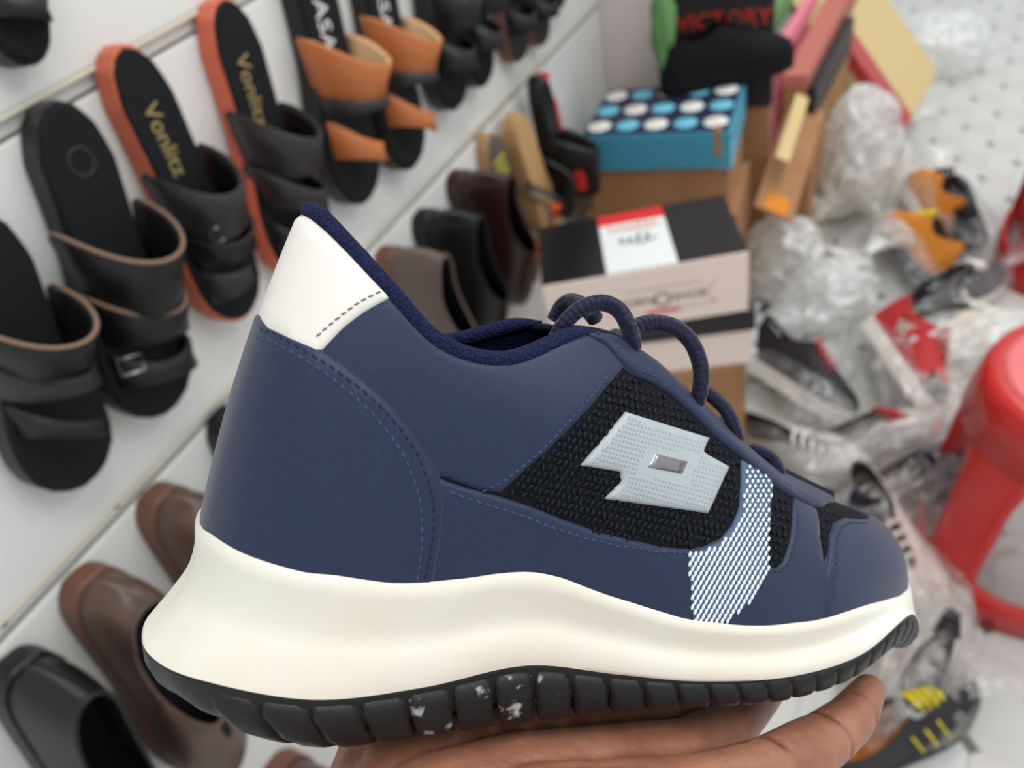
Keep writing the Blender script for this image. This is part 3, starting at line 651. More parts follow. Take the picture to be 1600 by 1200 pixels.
for pth, dp, sg_ in [([(172, 62, -1), (150, 58, 3), (125, 52, 3), (100, 48, 3), (70, 50, 2)], 1.1, 1.3), ([(168, 48, 2), (140, 44, 3), (110, 40, 3)], 1.0, 1.3), ([(110, 66, -2), (95, 56, 2), (80, 48, 3)], 0.7, 1.1), ([(135, 66, -2), (124, 56, 2), (112, 48, 3)], 0.7, 1.0),
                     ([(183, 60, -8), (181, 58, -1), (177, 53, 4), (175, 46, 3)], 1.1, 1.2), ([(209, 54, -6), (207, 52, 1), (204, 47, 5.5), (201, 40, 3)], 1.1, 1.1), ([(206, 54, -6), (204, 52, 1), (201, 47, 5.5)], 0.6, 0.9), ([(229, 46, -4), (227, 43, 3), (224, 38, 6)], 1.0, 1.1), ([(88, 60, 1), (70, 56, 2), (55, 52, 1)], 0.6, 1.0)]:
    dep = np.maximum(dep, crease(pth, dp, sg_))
co = co-no*dep[:, None]
me.vertices.foreach_set('co', loc(co).ravel()); me.update(); me.materials.clear()
bm = bmesh.new(); bm.from_mesh(me); bmesh.ops.recalc_face_normals(bm, faces=bm.faces); bm.to_mesh(me); bm.free(); me.name = 'palm_and_fingers'
# darker colour along the lines of the palm, following the crease attribute
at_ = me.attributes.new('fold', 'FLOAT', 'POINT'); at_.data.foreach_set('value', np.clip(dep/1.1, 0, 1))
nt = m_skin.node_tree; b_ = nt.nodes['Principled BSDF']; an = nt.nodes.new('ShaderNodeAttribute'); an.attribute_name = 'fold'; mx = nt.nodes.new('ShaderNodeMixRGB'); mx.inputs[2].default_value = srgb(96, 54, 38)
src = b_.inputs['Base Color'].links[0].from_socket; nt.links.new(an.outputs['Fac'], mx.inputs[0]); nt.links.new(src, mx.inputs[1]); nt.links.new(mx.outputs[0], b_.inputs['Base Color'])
link('palm_and_fingers', me, m_skin, hand)


# ================================================================== FOOTWEAR ON THE WALL
m_blk = mat('black_leather', srgb(15, 14, 15), 0.42, 0.45, bump=(160, 0.15, 0.001))
m_blkm = mat('black_footbed', srgb(22, 24, 26), 0.75, 0.2, bump=(300, 0.2, 0.0006))
m_gry = mat('charcoal_leather', srgb(42, 39, 39), 0.42, 0.45, bump=(160, 0.15, 0.001))
m_orng = mat('orange_sole', srgb(206, 104, 74), 0.5, 0.4)
m_tan = mat('tan_leather', srgb(186, 108, 58), 0.45, 0.45, bump=(140, 0.15, 0.001))
m_tanl = mat('pale_tan_lining', srgb(222, 182, 138), 0.6, 0.3)
m_brn = mat('brown_leather', srgb(80, 62, 55), 0.4, 0.5, bump=(120, 0.18, 0.001), var=(srgb(102, 74, 62), 14, 0.4, 0.7))
m_gbr = mat('grey_brown_leather', srgb(98, 84, 76), 0.42, 0.5, bump=(120, 0.18, 0.001))
m_mar = mat('maroon_leather', srgb(52, 25, 24), 0.3, 0.5, bump=(120, 0.12, 0.001))
m_edge = mat('raw_edge', srgb(140, 112, 94), 0.6, 0.3)
m_gold = mat('gold_print', srgb(176, 152, 98), 0.4, 0.5, 0.3)
m_wht = mat('white_print', srgb(225, 225, 230), 0.5, 0.3)
m_camel = mat('camel_footbed', srgb(186, 148, 102), 0.65, 0.3)
m_yel = mat('yellow_print', srgb(190, 192, 50), 0.5, 0.3)
m_red = mat('red_rubber', srgb(200, 46, 44), 0.45, 0.4)
m_coral = mat('coral_rubber', srgb(232, 96, 52), 0.45, 0.4)
m_chrome = mat('buckle_metal', srgb(215, 215, 215), 0.2, 0.5, 0.95)
m_ooze = mat('brown_sole', srgb(112, 74, 58), 0.5, 0.4)
def wall_frame(heel, toe, lift=0.0, tilt=0.0):
    """frame on the wall from the pixels of heel and toe; tilt (deg) moves the toe away from the wall"""
    a = on_x(*heel, WX+lift); b = on_x(*toe, WX+lift); y = unit(b-a); z = np.array([1.0, 0, 0]); x = np.cross(y, z)
    t = math.radians(tilt); y2 = y*math.cos(t)+z*math.sin(t); z2 = z*math.cos(t)-y*math.sin(t)
    return basis(a, x, y2, z2), float(np.linalg.norm(b-a))
def outline(L, n=44, w=1.0):
    """closed sole outline, heel at y=0, toe at y=L"""
    ys = np.array([0, .015, .06, .15, .3, .45, .6, .72, .82, .9, .96, .99, 1.0])*L
    hw = np.array([0, .045, .085, .112, .112, .115, .145, .165, .165, .145, .1, .05, 0])*L*w
    t = np.linspace(0, 12, n); E = np.column_stack([np.interp(t, range(13), ys), np.interp(t, range(13), hw)])
    R = [(x, y) for y, x in E]; Lf = [(-x, y) for y, x in E[::-1][1:-1]]
    return np.array(R+Lf)
def slab(name, out, z0, z1, m, parent, inset=0.0, dome=0.0):
    n = len(out); c = out.mean(0); b = 0.002
    rings = [(0.0, z0), (0.0, z1-b), (b, z1)]; V = []
    for ins, z in rings:
        d = out-c; r = np.linalg.norm(d, axis=1)[:, None]; p = c+d*(1-(ins+inset)/r)
        V += [(x, y, z) for x, y in p]
    Fc = [(r*n+i, r*n+(i+1) % n, (r+1)*n+(i+1) % n, (r+1)*n+i) for r in range(2) for i in range(n)]
    Fc += [tuple(range(n))[::-1], tuple(2*n+i for i in range(n))]
    return fix_normals(mesh(name, V, Fc, m, parent, smooth=False))
def strap(name, L, hw, yl, yr, wl, wr, h, z0, m, parent, thick=0.003, frac=(0, 1), lining=None, bulge=0.0, edge=None, lean=0.12):
    lean = min(lean, .62*min(wl, wr))
    """band over the foot from the left edge (yl) to the right edge (yr)"""
    n = 25; th = np.linspace(PI*(1-frac[0]), PI*(1-frac[1]), n); V = []; k = 8
    def ring(off, m_, nm):
        V = []
        for i, t in enumerate(th):
            f = (1-math.cos(t))/2; f = 1-f; yc = (yl+(yr-yl)*f)*L; w = (wl+(wr-wl)*f)*L/2
            for q, sgn in ((-1, 0), (-0.9, 1), (0, 1.0), (0.9, 1), (1, 0), (0.9, -1), (0, -1.0), (-0.9, -1)):
                r = sgn*thick/2+off+(0.0015 if abs(q) == 0.9 and sgn > 0 else 0)
                rr = 1-0.17*q*bulge
                x = (hw*rr+r)*math.cos(t); z = z0+(h*rr+r)*max(math.sin(t), 0)**0.75-(0.004 if t < 0.05 or t > PI-0.05 else 0)
                V.append((x, yc+q*w*1.25-w*.1+lean*L*max(math.sin(t), 0)*(.5-.5*q), z))
        Fc = [(i*k+j, i*k+(j+1) % k, (i+1)*k+(j+1) % k, (i+1)*k+j) for i in range(n-1) for j in range(k)]
        Fc += [tuple(range(k)), tuple((n-1)*k+j for j in range(k))[::-1]]
        return fix_normals(mesh(nm, V, Fc, m_, parent if nm == name else o_))
    o_ = None; o_ = ring(0, m, name)
    if lining: ring(-thick*0.75, lining, 'strap_lining')
    if edge:
        for q in (-1,):
            path = []
            for t in th:
                f = 1-(1-math.cos(t))/2; yc = (yl+(yr-yl)*f)*L; w = (wl+(wr-wl)*f)*L/2; rr = 1-0.17*q*bulge
                path.append((hw*rr*math.cos(t), yc+q*w*1.25-w*.1+lean*L*max(math.sin(t), 0)*(.5-.5*q), z0+h*rr*max(math.sin(t), 0)**0.75))
            tube('strap_edge', path, thick*0.62, edge, o_, 8)
    return o_
def sandal(label, heel, toe, cat='sandal', group=None, sole=m_blk, foot=m_blkm, straps=(), text=None, thick=0.024, lift=0.0, tilt=2.0, w=1.0, name='sandal', extra=None):
    mw, L = wall_frame(heel, toe, lift, tilt); o = empty(name, mw); tag(o, label, cat, group)
    ol = outline(L, w=w); s = slab('sole', ol, 0.001, thick, sole, o); slab('footbed', ol, thick-0.002, thick+0.004, foot, o, inset=0.0035)
    for d in straps:
        d = dict(d); m = d.pop('m'); strap(d.pop('name', 'strap'), L, d.pop('hw', 0.128)*L*w, d.pop('yl'), d.pop('yr'), d.pop('wl'), d.pop('wr'), d.pop('h')*0.80*L, d.pop('z0', thick-0.002), m, o, **d)
    if text:
        body, y, size, m = text
        text_mesh('lettering', body, size*L, m, o, Matrix.Translation((0.004, y*L, thick+0.0042)) @ Matrix.Rotation(PI/2, 4, 'Z'), 0.0003)
    if extra: extra(o, L, thick)
    return o, L
def buckle(o, x, y, z, sx=0.018, sy=0.012, rot=0.0):
    P = [(-sx/2, -sy/2, 0), (sx/2, -sy/2, 0), (sx/2, sy/2, 0), (-sx/2, sy/2, 0)]
    b = tube('buckle', P, 0.0013, m_chrome, o, 8, closed=True); b.location = (x, y, z); b.rotation_euler = (0, 0.5, rot); return b
G1 = 'sandals on the upper row of the display wall'; G2 = 'shoes on the lower row of the display wall'
def ex4(o, L, t):
    buckle(o, 0.02, 0.60*L, t+0.046, 0.02, 0.014, 0.2); revolve('rivet', [(0, .002), (.003, .0015), (.004, 0), (.004, -.002)], m_chrome, o, 10).location = (-0.014, 0.58*L, t+0.050)
sandal('black slide with orange-red sole edge, gold lettering and a buckled strap', (163, 72), (352, 492), group=G1, sole=m_orng, text=('Vonlitz', 0.30, 0.085, m_gold), w=0.92,
       straps=[dict(yl=.50, yr=.52, wl=.20, wr=.22, h=.26, m=m_gry, edge=m_gry, bulge=.6, lining=m_blk), dict(yl=.66, yr=.66, wl=.12, wr=.12, h=.21, m=m_blk, bulge=.4), dict(yl=.78, yr=.80, wl=.08, wr=.12, h=.15, m=m_gry, frac=(0.45, 1))], extra=ex4)
sandal('black slide with orange-red sole edge, gold lettering and two crossing plain straps', (322, -2), (446, 424), group=G1, sole=m_orng, text=('Vonlitz', 0.30, 0.085, m_gold), w=0.92,
       straps=[dict(yl=.50, yr=.48, wl=.19, wr=.20, h=.27, m=m_gry, edge=m_gry, bulge=.6, lining=m_blk), dict(yl=.72, yr=.62, wl=.15, wr=.14, h=.22, m=m_gry, bulge=.4, lining=m_blk), dict(yl=.84, yr=.80, wl=.10, wr=.1, h=.13, m=m_blk)])
sandal('black slide with deep pale-brown-edged strap and a round heel stamp', (62, 158), (226, 640), group=G1, w=1.0,
       straps=[dict(yl=.46, yr=.50, wl=.22, wr=.24, h=.30, m=m_blk, edge=m_edge, bulge=.9, lining=m_blk), dict(yl=.64, yr=.62, wl=.13, wr=.14, h=.23, m=m_blk, edge=m_edge, bulge=.5), dict(yl=.80, yr=.78, wl=.10, wr=.10, h=.16, m=m_blk, edge=m_gry)],
       extra=lambda o, L, t: (revolve('heel_stamp', [(0.010, .0002), (.011, .0008), (.0125, .0008), (.0135, .0002)], m_gry, o, 20, True).__setattr__('location', (0, .17*L, t+.004)), buckle(o, .04, .74*L, t+.035, .02, .016)))
sandal('black sandal with a looped toe strap and pale brown strap edge at the left edge', (-70, 330), (100, 750), group=G1, w=1.05,
       straps=[dict(yl=.40, yr=.42, wl=.17, wr=.17, h=.36, m=m_blk, edge=m_edge, bulge=.8, lining=m_blk), dict(yl=.56, yr=.52, wl=.10, wr=.10, h=.26, m=m_gry), dict(yl=.78, yr=.66, wl=.09, wr=.09, h=.20, m=m_blk, edge=m_gry, frac=(.35, 1), lining=m_gry)])
tans = lambda f: [dict(yl=.50, yr=.50, wl=.19, wr=.22, h=.27, m=m_tan, bulge=.9, lining=m_tanl, lean=.16), dict(yl=.60, yr=.60, wl=.05, wr=.06, h=.25, m=m_gry), dict(yl=.80, yr=.72, wl=.11, wr=.12, h=.18, m=m_tan, frac=(f, 1), lining=m_tanl)]
sandal('tan and black sandal with white lettering, nearer of the two tan ones', (442, -118), (538, 318), group=G1, text=('VASA', 0.30, 0.10, m_wht), straps=tans(.45), w=0.95)
sandal('tan and black sandal with white lettering, farther of the two tan ones', (548, -130), (612, 266), group=G1, text=('VASA', 0.30, 0.10, m_wht), straps=tans(.3), w=0.95)
bl = [dict(yl=.48, yr=.50, wl=.2, wr=.2, h=.27, m=m_blk, bulge=.5), dict(yl=.72, yr=.72, wl=.14, wr=.14, h=.19, m=m_blk, edge=m_gry)]
sandal('plain black sandal hanging beside the farther tan sandal', (640, -160), (684, 174), group=G1, straps=bl)
sandal('plain black sandal between another black one and a brown-soled one', (702, -160), (728, 138), group=G1, straps=bl)
sandal('black slide with thin brown sole edge, nearer of the brown-soled pair', (752, -160), (793, 98), group=G1, sole=m_ooze, foot=m_gry, straps=bl, thick=.02)
sandal('black slide with thin brown sole edge, farther of the brown-soled pair', (800, -160), (828, 74), group=G1, sole=m_ooze, foot=m_gry, straps=bl, thick=.02)
sandal('small black sandal at the far end of the upper row', (838, -160), (853, 18), group=G1, straps=bl)
sandal('black sandal toe poking in at the top left corner', (-75, -260), (10, 108), group=G1, straps=bl, w=1.0)

# --- closed shoes: one generic loft, several styles
QF = np.array([(.02, 0, .0), (.03, .055, .0), (.10, .103, .0), (.25, .112, .0), (.42, .115, 0), (.58, .14, 0), (.72, .152, 0), (.85, .13, 0), (.95, .075, 0), (.99, 0, 0)])
QM = np.array([(.0, 0, .13), (.015, .05, .13), (.085, .095, .13), (.24, .108, .12), (.42, .113, .12), (.57, .133, .12), (.70, .143, .115), (.82, .12, .105), (.91, .07, .10), (.95, 0, .10)])
QT = {'loafer': np.array([(.03, 0, .27), (.05, .045, .265), (.12, .076, .25), (.25, .086, .215), (.40, .084, .215), (.50, .066, .24), (.53, .05, .25), (.55, .033, .255), (.56, .016, .257), (.56, 0, .258)]),
      'clog': np.array([(.06, 0, .20), (.08, .06, .20), (.14, .09, .19), (.25, .10, .15), (.40, .10, .14), (.50, .085, .17), (.55, .065, .19), (.58, .045, .20), (.60, .02, .205), (.60, 0, .205)]),
      'sneaker': np.array([(.03, 0, .33), (.05, .04, .325), (.12, .07, .29), (.25, .082, .25), (.36, .075, .27), (.46, .05, .31), (.56, .045, .27), (.66, .04, .23), (.73, .02, .205), (.74, 0, .20)])}
def loft(L, style, nu=28, nv=9, off=0.0, v0=0.0, v1=1.0, z0=0.0):
    us = np.linspace(0, 1, nu); Fd, Md, Td = cr(sym(QF), us), cr(sym(QM), us), cr(sym(QT[style]), us); V = []
    Fq = np.vstack([Fd*[1, -1, 1], Fd[::-1]]); Mq = np.vstack([Md*[1, -1, 1], Md[::-1]]); Tq = np.vstack([Td*[1, -1, 1], Td[::-1]]); n = len(Fq)
    vs = np.linspace(v0, v1, nv)
    for v in vs: V.append(Fq*(2*(v-.5)*(v-1))+Mq*(-4*v*(v-1))+Tq*(2*v*(v-.5)))
    V = np.array(V)*L
    if off:
        c = np.array([V[:, :, 0].mean(), 0, 0]); d = V-c; d[:, :, 2] = 0; d[:, :, 0] *= 0.4; V = V+off*d/(np.linalg.norm(d, axis=2)[:, :, None]+1e-6)
    V = V.reshape(-1, 3); V = np.column_stack([V[:, 1], V[:, 0], V[:, 2]+z0])
    Fc = [(r*n+i, r*n+(i+1) % n, (r+1)*n+(i+1) % n, (r+1)*n+i) for r in range(nv-1) for i in range(n)]
    return V, Fc
def shoe_out(L, gr=1.03, n=24):
    E = cr(sym(QF), np.linspace(0, 1, n)); E = np.vstack([E*[1, -1, 1], E[::-1][1:-1]])*L; c = np.array([.5*L, 0, 0]); E = c+(E-c)*[gr, gr*1.04, 1]
    return np.column_stack([E[:, 1], E[:, 0]])
def closed_shoe(label, mw, L, upper, sole, style='loafer', lining=m_blkm, group=None, st=0.028, name='shoe', cat='shoe', heelblock=False, laces=None, stripe=None, cap=None):
    o = empty(name, mw); tag(o, label, cat, group); s = slab('sole', shoe_out(L), 0.0005, st, sole, o)
    V, Fc = loft(L, style, z0=st-0.003); fix_normals(mesh('upper', V, Fc, upper, o))
    V, Fc = loft(L, style, off=-0.004, v0=0.05, v1=0.985, z0=st-0.002); fix_normals(mesh('lining', V, Fc, lining, o))
    ins = shoe_out(L, 0.93); slab('insole', ins, st-0.002, st+0.006, lining, o)
    if style != 'sneaker':     # rolled top edge
        Td = cr(sym(QT[style]), np.linspace(0, 1, 26)); P = np.vstack([Td*[1, -1, 1], Td[::-1][1:-1]])*L; tube('topline', np.column_stack([P[:, 1], P[:, 0], P[:, 2]+st-.003]), 0.0028, upper, o, 8, closed=True)
    if cap:                    # toe cap overlay
        us = np.linspace(.80, 1, 10); rows = []
        for v in np.linspace(0.02, .62, 8):
            P = (cr(sym(QF), us)*(2*(v-.5)*(v-1))+cr(sym(QM), us)*(-4*v*(v-1))+cr(sym(QT[style]), us)*(2*v*(v-.5))); P = np.vstack([P*[1, -1, 1], P[::-1][1:]])*L; c = np.array([.6*L, 0, 0.03*L]); P = c+(P-c)*1.025; rows.append(P)
        n = len(rows[0]); V = np.vstack(rows); V = np.column_stack([V[:, 1], V[:, 0], V[:, 2]+st-.003]); Fc = [(r*n+i, r*n+i+1, (r+1)*n+i+1, (r+1)*n+i) for r in range(7) for i in range(n-1)]
        fix_normals(mesh('toe_cap', V, Fc, cap, o))
    if laces:
        for k in range(4):
            y = (.50+.055*k)*L; z = (.325-.035*k)*L+st; w = (.055-.004*k)*L
            tube('lace', catmull([(-w, y, z-.012), (-w*.5, y+.004, z+.002), (w*.5, y+.008, z+.002), (w, y+.012, z-.012)], 12), .0035, laces, o, 8)
    if stripe:
        for sd in (-1, 1):
            for k in range(3):
                y = (.46+.08*k)*L; P = [(sd*(.135+.012*min(k, 1))*L, y+.05*L, st+.03*L), (sd*.132*L, y+.02*L, st+.11*L), (sd*.098*L, y-.01*L, st+.19*L)]
                tube('side_stripe', catmull(P, 8), .0045, stripe, o, 6, flat=.4)
    return o
def wall_shoe(label, heel, toe, upper, sole, **k):
    tilt = k.pop('tilt', 2.0); mw, L = wall_frame(heel, toe, k.pop('lift', 0.0), tilt); mw = mw @ Matrix.Diagonal((k.pop('wf', .82), 1, 1, 1)); return closed_shoe(label, mw, L, upper, sole, group=G2, **k)
wall_shoe('brown leather slip-on with a wide dark opening at the lower left', (112, 890), (318, 1178), m_brn, m_ooze, style='clog')
wall_shoe('glossy black loafer in the bottom left corner', (8, 1020), (205, 1330), m_blk, m_blk, style='loafer')
wall_shoe('brown leather slip-on half hidden behind the heel of the sneaker', (228, 762), (405, 1040), m_brn, m_ooze, style='clog')
wall_shoe('black slip-on peeping out left of the sneaker heel counter', (335, 640), (480, 905), m_blk, m_blk, style='clog')
wall_shoe('grey-brown leather shoe just right of the white heel tab', (590, 388), (690, 610), m_gbr, m_ooze, style='loafer')
wall_shoe('black leather shoe between the grey-brown and the maroon shoe', (648, 330), (738, 548), m_blk, m_blk, style='loafer')
wall_shoe('maroon leather shoe with a dark opening on the lower row', (700, 270), (784, 468), m_mar, m_mar, style='loafer')
def thong(o, L, t, m=m_blk, acc=None):
    for sd in (-1, 1): tube('thong_strap', catmull([(sd*.14*L, .42*L, t), (sd*.12*L, .55*L, t+.05), (sd*.04*L, .70*L, t+.045), (0, .77*L, t+.004)], 20), .007, m, o, 8, flat=.45)
    if acc: box('strap_badge', -.008, .012, .70*L, .78*L, t+.012, t+.03, acc, o, .003)
sandal('grey-brown flip-flop with yellow lettering leaning among the lower row', (746, 208), (812, 440), 'flip-flop', G2, sole=m_camel, foot=m_gbr, straps=[], text=('IIIIIIII', .3, .17, m_yel), name='flip_flop', w=.8, extra=lambda o, L, t: thong(o, L, t, m_gbr, m_coral))
sandal('camel coloured flip-flop with dark thong and orange badge', (788, 178), (846, 372), 'flip-flop', G2, sole=m_camel, foot=m_camel, straps=[], name='flip_flop', lift=.02, extra=lambda o, L, t: thong(o, L, t, m_blk, m_coral))
def ex_slide(o, L, t):
    box('red_heel_patch', -.024, -.002, .016*L, .06*L, .006, t+.0048, m_red, o, .002); box('red_side_patch', -.112*L-.004, -.07*L, .2*L, .42*L, .006, t+.0046, m_red, o, .003)
    box('strap_badge', .010, .032, .60*L, .74*L, t+.040, t+.058, m_red, o, .003)
sandal('black slide with red patches and grey lettering at the end of the lower row', (826, 118), (868, 338), 'slide', G2, sole=m_blk, foot=m_blk, straps=[dict(yl=.62, yr=.60, wl=.34, wr=.36, h=.34, m=m_blk, bulge=.5, lining=m_gry)], text=('IIIIII', .3, .12, m_gry), name='slide_sandal', lift=.03, w=.78, extra=ex_slide)
wall_shoe('brown shoe peeking out below the sneaker heel at the bottom edge', (415, 1192), (560, 1430), m_brn, m_ooze, style='clog')

# ================================================================== BOXES
m_kraft = mat('kraft_board', srgb(166, 124, 88), 0.75, 0.2, bump=(60, .06, .001), var=(srgb(150, 110, 76), 9, .4, .7))
m_beige = mat('beige_board', srgb(206, 184, 134), 0.75, 0.2, bump=(40, .06, .001))
m_blue = mat('blue_card', srgb(70, 150, 178), 0.5, 0.35)
m_lblue = mat('light_blue_card', srgb(110, 190, 214), 0.5, 0.35)
m_dnavy = mat('dark_navy_card', srgb(34, 36, 66), 0.5, 0.35)
m_pink = mat('pale_pink_card', srgb(234, 214, 204), 0.55, 0.3)
m_bcard = mat('black_gloss_card', srgb(20, 20, 22), 0.25, 0.5)
m_white = mat('white_card', srgb(228, 234, 232), 0.5, 0.3)
m_redc = mat('red_card', srgb(214, 44, 46), 0.5, 0.3)
m_redt = mat('red_tape', srgb(176, 62, 62), 0.4, 0.4)
m_rose = mat('dusty_red_card', srgb(180, 106, 94), 0.6, 0.3)
m_pinkr = mat('rose_card', srgb(224, 130, 146), 0.55, 0.3)
m_dark = mat('dark_card', srgb(44, 40, 42), 0.5, 0.3)
m_ink = mat('ink', srgb(70, 66, 66), 0.6, 0.2); m_inkp = mat('pale_ink', srgb(176, 158, 152), 0.6, 0.2); m_inkr = mat('red_ink', srgb(216, 100, 96), 0.6, 0.2); m_vic = mat('red_print', srgb(214, 62, 40), 0.5, 0.3)
m_green = mat('green_card', srgb(96, 140, 86), 0.6, 0.3); m_amber = mat('amber_card', srgb(214, 130, 30), 0.5, 0.3)
def place(px, py, t, yaw): p = CAM+wray(px, py)*t; a = math.radians(yaw); return basis(p, (math.cos(a), math.sin(a), 0), (-math.sin(a), math.cos(a), 0), (0, 0, 1)), p
def face_front(x, z, y=-0.0006): return Matrix.Translation((x, y, z)) @ Matrix.Rotation(PI/2, 4, 'X')
# pink and black shoe box with label (origin: front left top corner)
PB, pp = place(846, 448, 1.1, 25); pb = empty('shoe_box', PB); tag(pb, 'shoe box with glossy black lid, pink front and red and white label', 'box')
W_, D_, H_ = .302, .17, .108
box('tray', .003, W_-.003, .003, D_-.003, -H_, -.01, m_pink, pb, .001); box('lid', 0, W_, 0, D_, -.006, 0, m_bcard, pb, .0015)
box('front_panel', 0, W_, -.0015, .003, -H_+.002, -.0005, m_pink, pb, .001)
lb = box('label', .098, .202, .002, D_-.004, 0, .0006, m_white, pb); box('label_header', .098, .202, D_-.034, D_-.004, .0004, .0010, m_redc, lb)
def scribble(x0, x1, y, amp, n, r, m):      # handwriting-like print too blurred to read
    t = np.linspace(0, 1, 14*n); return tube('script_print', np.column_stack([x0+(x1-x0)*t+amp*.5*np.sin(t*n*2*PI+1), y+amp*np.sin(t*n*2*PI)*(1-.4*np.sin(t*7)), np.full(14*n, .0009)]), r, m, lb, 6, flat=.3)
scribble(.124, .178, .083, .010, 4, .0017, m_ink); scribble(.112, .190, .120, .009, 7, .0011, m_inkr)
text_mesh('lettering', 'BORN', .020, m_ink, pb, face_front(.135, -.058, -.0018), .0002); text_mesh('lettering', 'SHOE', .020, m_ink, pb, face_front(.215, -.058, -.0018), .0002)
revolve('emblem', [(.010, 0), (.010, .0006), (.0128, .0006), (.0128, 0)], m_ink, pb, 24, True).matrix_local = face_front(.175, -.058, -.0018)
box('red_print_line', .150, .200, -.0022, -.0012, -.084, -.076, m_inkr, pb); box('banner_line', .12, .235, -.0022, -.0012, -.036, -.0345, m_inkp, pb); box('banner_line', .12, .255, -.0022, -.0012, -.0785, -.0772, m_inkp, pb)
for z, dx in ((-.037, 0), (-.060, .0)):
    tube('banner_line', [(.255, -.0018, z), (.240, -.0018, -.0575)] if z > -.05 else [(.240, -.0018, -.0575), (.255, -.0018, -.078)], .0008, m_inkp, pb, 6)
PB2, _ = place(846, 448, 1.1, 22); PB2 = PB2 @ Matrix.Translation((.012, .01, -H_-.001)); b2 = empty('shoe_box', PB2); tag(b2, 'pale beige shoe box directly under the pink and black box', 'box')
box('tray', .004, .296, .004, .166, -.105, -.03, m_pink, b2, .001); box('lid', 0, .30, 0, .17, -.034, 0, m_dark, b2, .0015)  # dark lid stands in for the shadow under the box above
zb = pp[2]-H_-.001-.106
bs = empty('carton', basis((pp[0]-.0, pp[1]+.0, 0), PB.col[0], PB.col[1], (0, 0, 1))); tag(bs, 'plain kraft carton carrying the pink and black shoe box', 'box')
box('body', .01, .30, .0, .19, 0.0005, zb-.02, m_kraft, bs, .002)
for k in range(2): box('flap', .01, .30, .0+.096*k, .094+.096*k, zb-.0195, zb-.0005, m_kraft, bs, .001)
# kraft carton with blue lid and dotted navy top
t_b = 1.45; BB, bp_ = place(905, 212, t_b, 5); bb = empty('lidded_carton', BB); tag(bb, 'kraft carton with blue lid and navy top printed with white and blue discs', 'box')
W_, D_, H_ = .288, .215, .175
box('carton_body', .006, W_-.006, .006, D_-.006, -H_, -.02, m_kraft, bb, .001)
ld = box('lid', 0, W_, 0, D_, -.078, -.004, m_blue, bb, .002); box('lid_top', .006, W_-.006, .006, D_-.006, -.006, 0, m_dnavy, ld, .001)
dm = None
for r in range(3):
    for c in range(5):
        x = .032+c*.056; y = .036+r*.070
        d = revolve('printed_disc', [(0, .0012), (.0215, .0012), (.0225, .0002)], m_white if (r+c) % 2 == 0 else m_lblue, ld, 24); d.location = (x, y, 0)
        if (r+c) % 2 == 0: revolve('printed_disc', [(0, .0018), (.010, .0018), (.0105, .0012)], m_lblue if False else m_pink, ld, 20).location = (x, y, 0)
tp = box('tape_strip', W_-.03, W_-.018, -.0012, .02, -.05, .0012, m_kraft, ld, .0004)
box('tape_strip', W_-.03, W_+.0014, .0, .03, -.078, -.03, m_lblue, ld, .0004)
cs = empty('carton', basis((bp_[0], bp_[1], 0), BB.col[0], BB.col[1], (0, 0, 1))); tag(cs, 'large kraft carton standing on the floor under the blue-lidded carton', 'box')
box('body', -.01, W_+.01, 0, D_, .0005, bp_[2]-H_-.0205, m_kraft, cs, .002); 
for k in range(2): box('flap', -.01, W_+.01, k*D_/2, k*D_/2+D_/2-.001, bp_[2]-H_-.02, bp_[2]-H_-.0005, m_kraft, cs, .001)
# black shoe on the blue lid
def on_floor_shoe(label, heel, toe, z, upper, sole, L=None, roll=0, **k):
    a, b = on_z(*heel, z), on_z(*toe, z); y = unit(b-a); zv = np.array([0, 0, 1.0]); x = np.cross(y, zv); r = math.radians(roll); zz = zv*math.cos(r)+x*math.sin(r); xx = np.cross(y, zz)
    L0 = float(np.linalg.norm(b-a)); 
    if L: a = (a+b)/2-y*L/2; L0 = L
    lift = 0.0 if not roll else abs(math.sin(r))*L0*0.15
    return closed_shoe(label, basis(a+zv*lift, xx, y, zz), L0, upper, sole, **k), L0
m_bsu = mat('black_suede', srgb(16, 16, 17), 0.8, 0.2)
on_floor_shoe('black suede shoe lying on the blue-lidded carton', (1054, 142), (1216, 104), bp_[2]+.0025, m_bsu, m_bsu, style='sneaker', L=.27, st=.03, laces=m_blk)
# boxes behind
def floor_box(label, px, py, t, yaw, W, D, m, parts=None, name='carton', cat='box', H=None, m_lid=None, lh=.05):
    mw, p = place(px, py, t, yaw); o = empty(name, basis((p[0], p[1], 0), mw.col[0], mw.col[1], (0, 0, 1))); tag(o, label, cat); z = p[2]
    box('body', 0, W, 0, D, .0005, z-(lh if m_lid else 0), m, o, .002)
    if m_lid: box('lid', -.003, W+.003, -.003, D+.003, z-lh, z, m_lid, o, .002)
    return o, z
vo_, vz = floor_box('tall dark box with red VICTORY lettering behind the black shoe', 1040, -60, 1.435, 5, .20, .035, m_kraft, m_lid=m_dark, lh=.30)
text_mesh('lettering', 'VICTORY', .044, m_vic, vo_, face_front(.108, vz-.118, -.0038), .0003)
gb = empty('green_bag', place(1036, 40, 1.42, 0)[0]); tag(gb, 'crumpled green paper scrap beside the dark lettered box', 'paper')
V, Fc = [], []
bm = bmesh.new(); bmesh.ops.create_icosphere(bm, subdivisions=3, radius=1.0)
from mathutils import noise
for v in bm.verts:
    d = 1+.35*noise.noise(v.co*2.3); v.co = Vector((v.co.x*.022*d, v.co.y*.03*d, v.co.z*.085*d))
me = bpy.data.meshes.new('paper'); bm.to_mesh(me); bm.free(); link('crumpled_sheet', me, m_green, gb)
floor_box('long dusty red box running back beside the blue-lidded carton', 1224, 118, 1.66, -3, .050, .75, m_kraft, m_lid=m_rose, lh=.03)
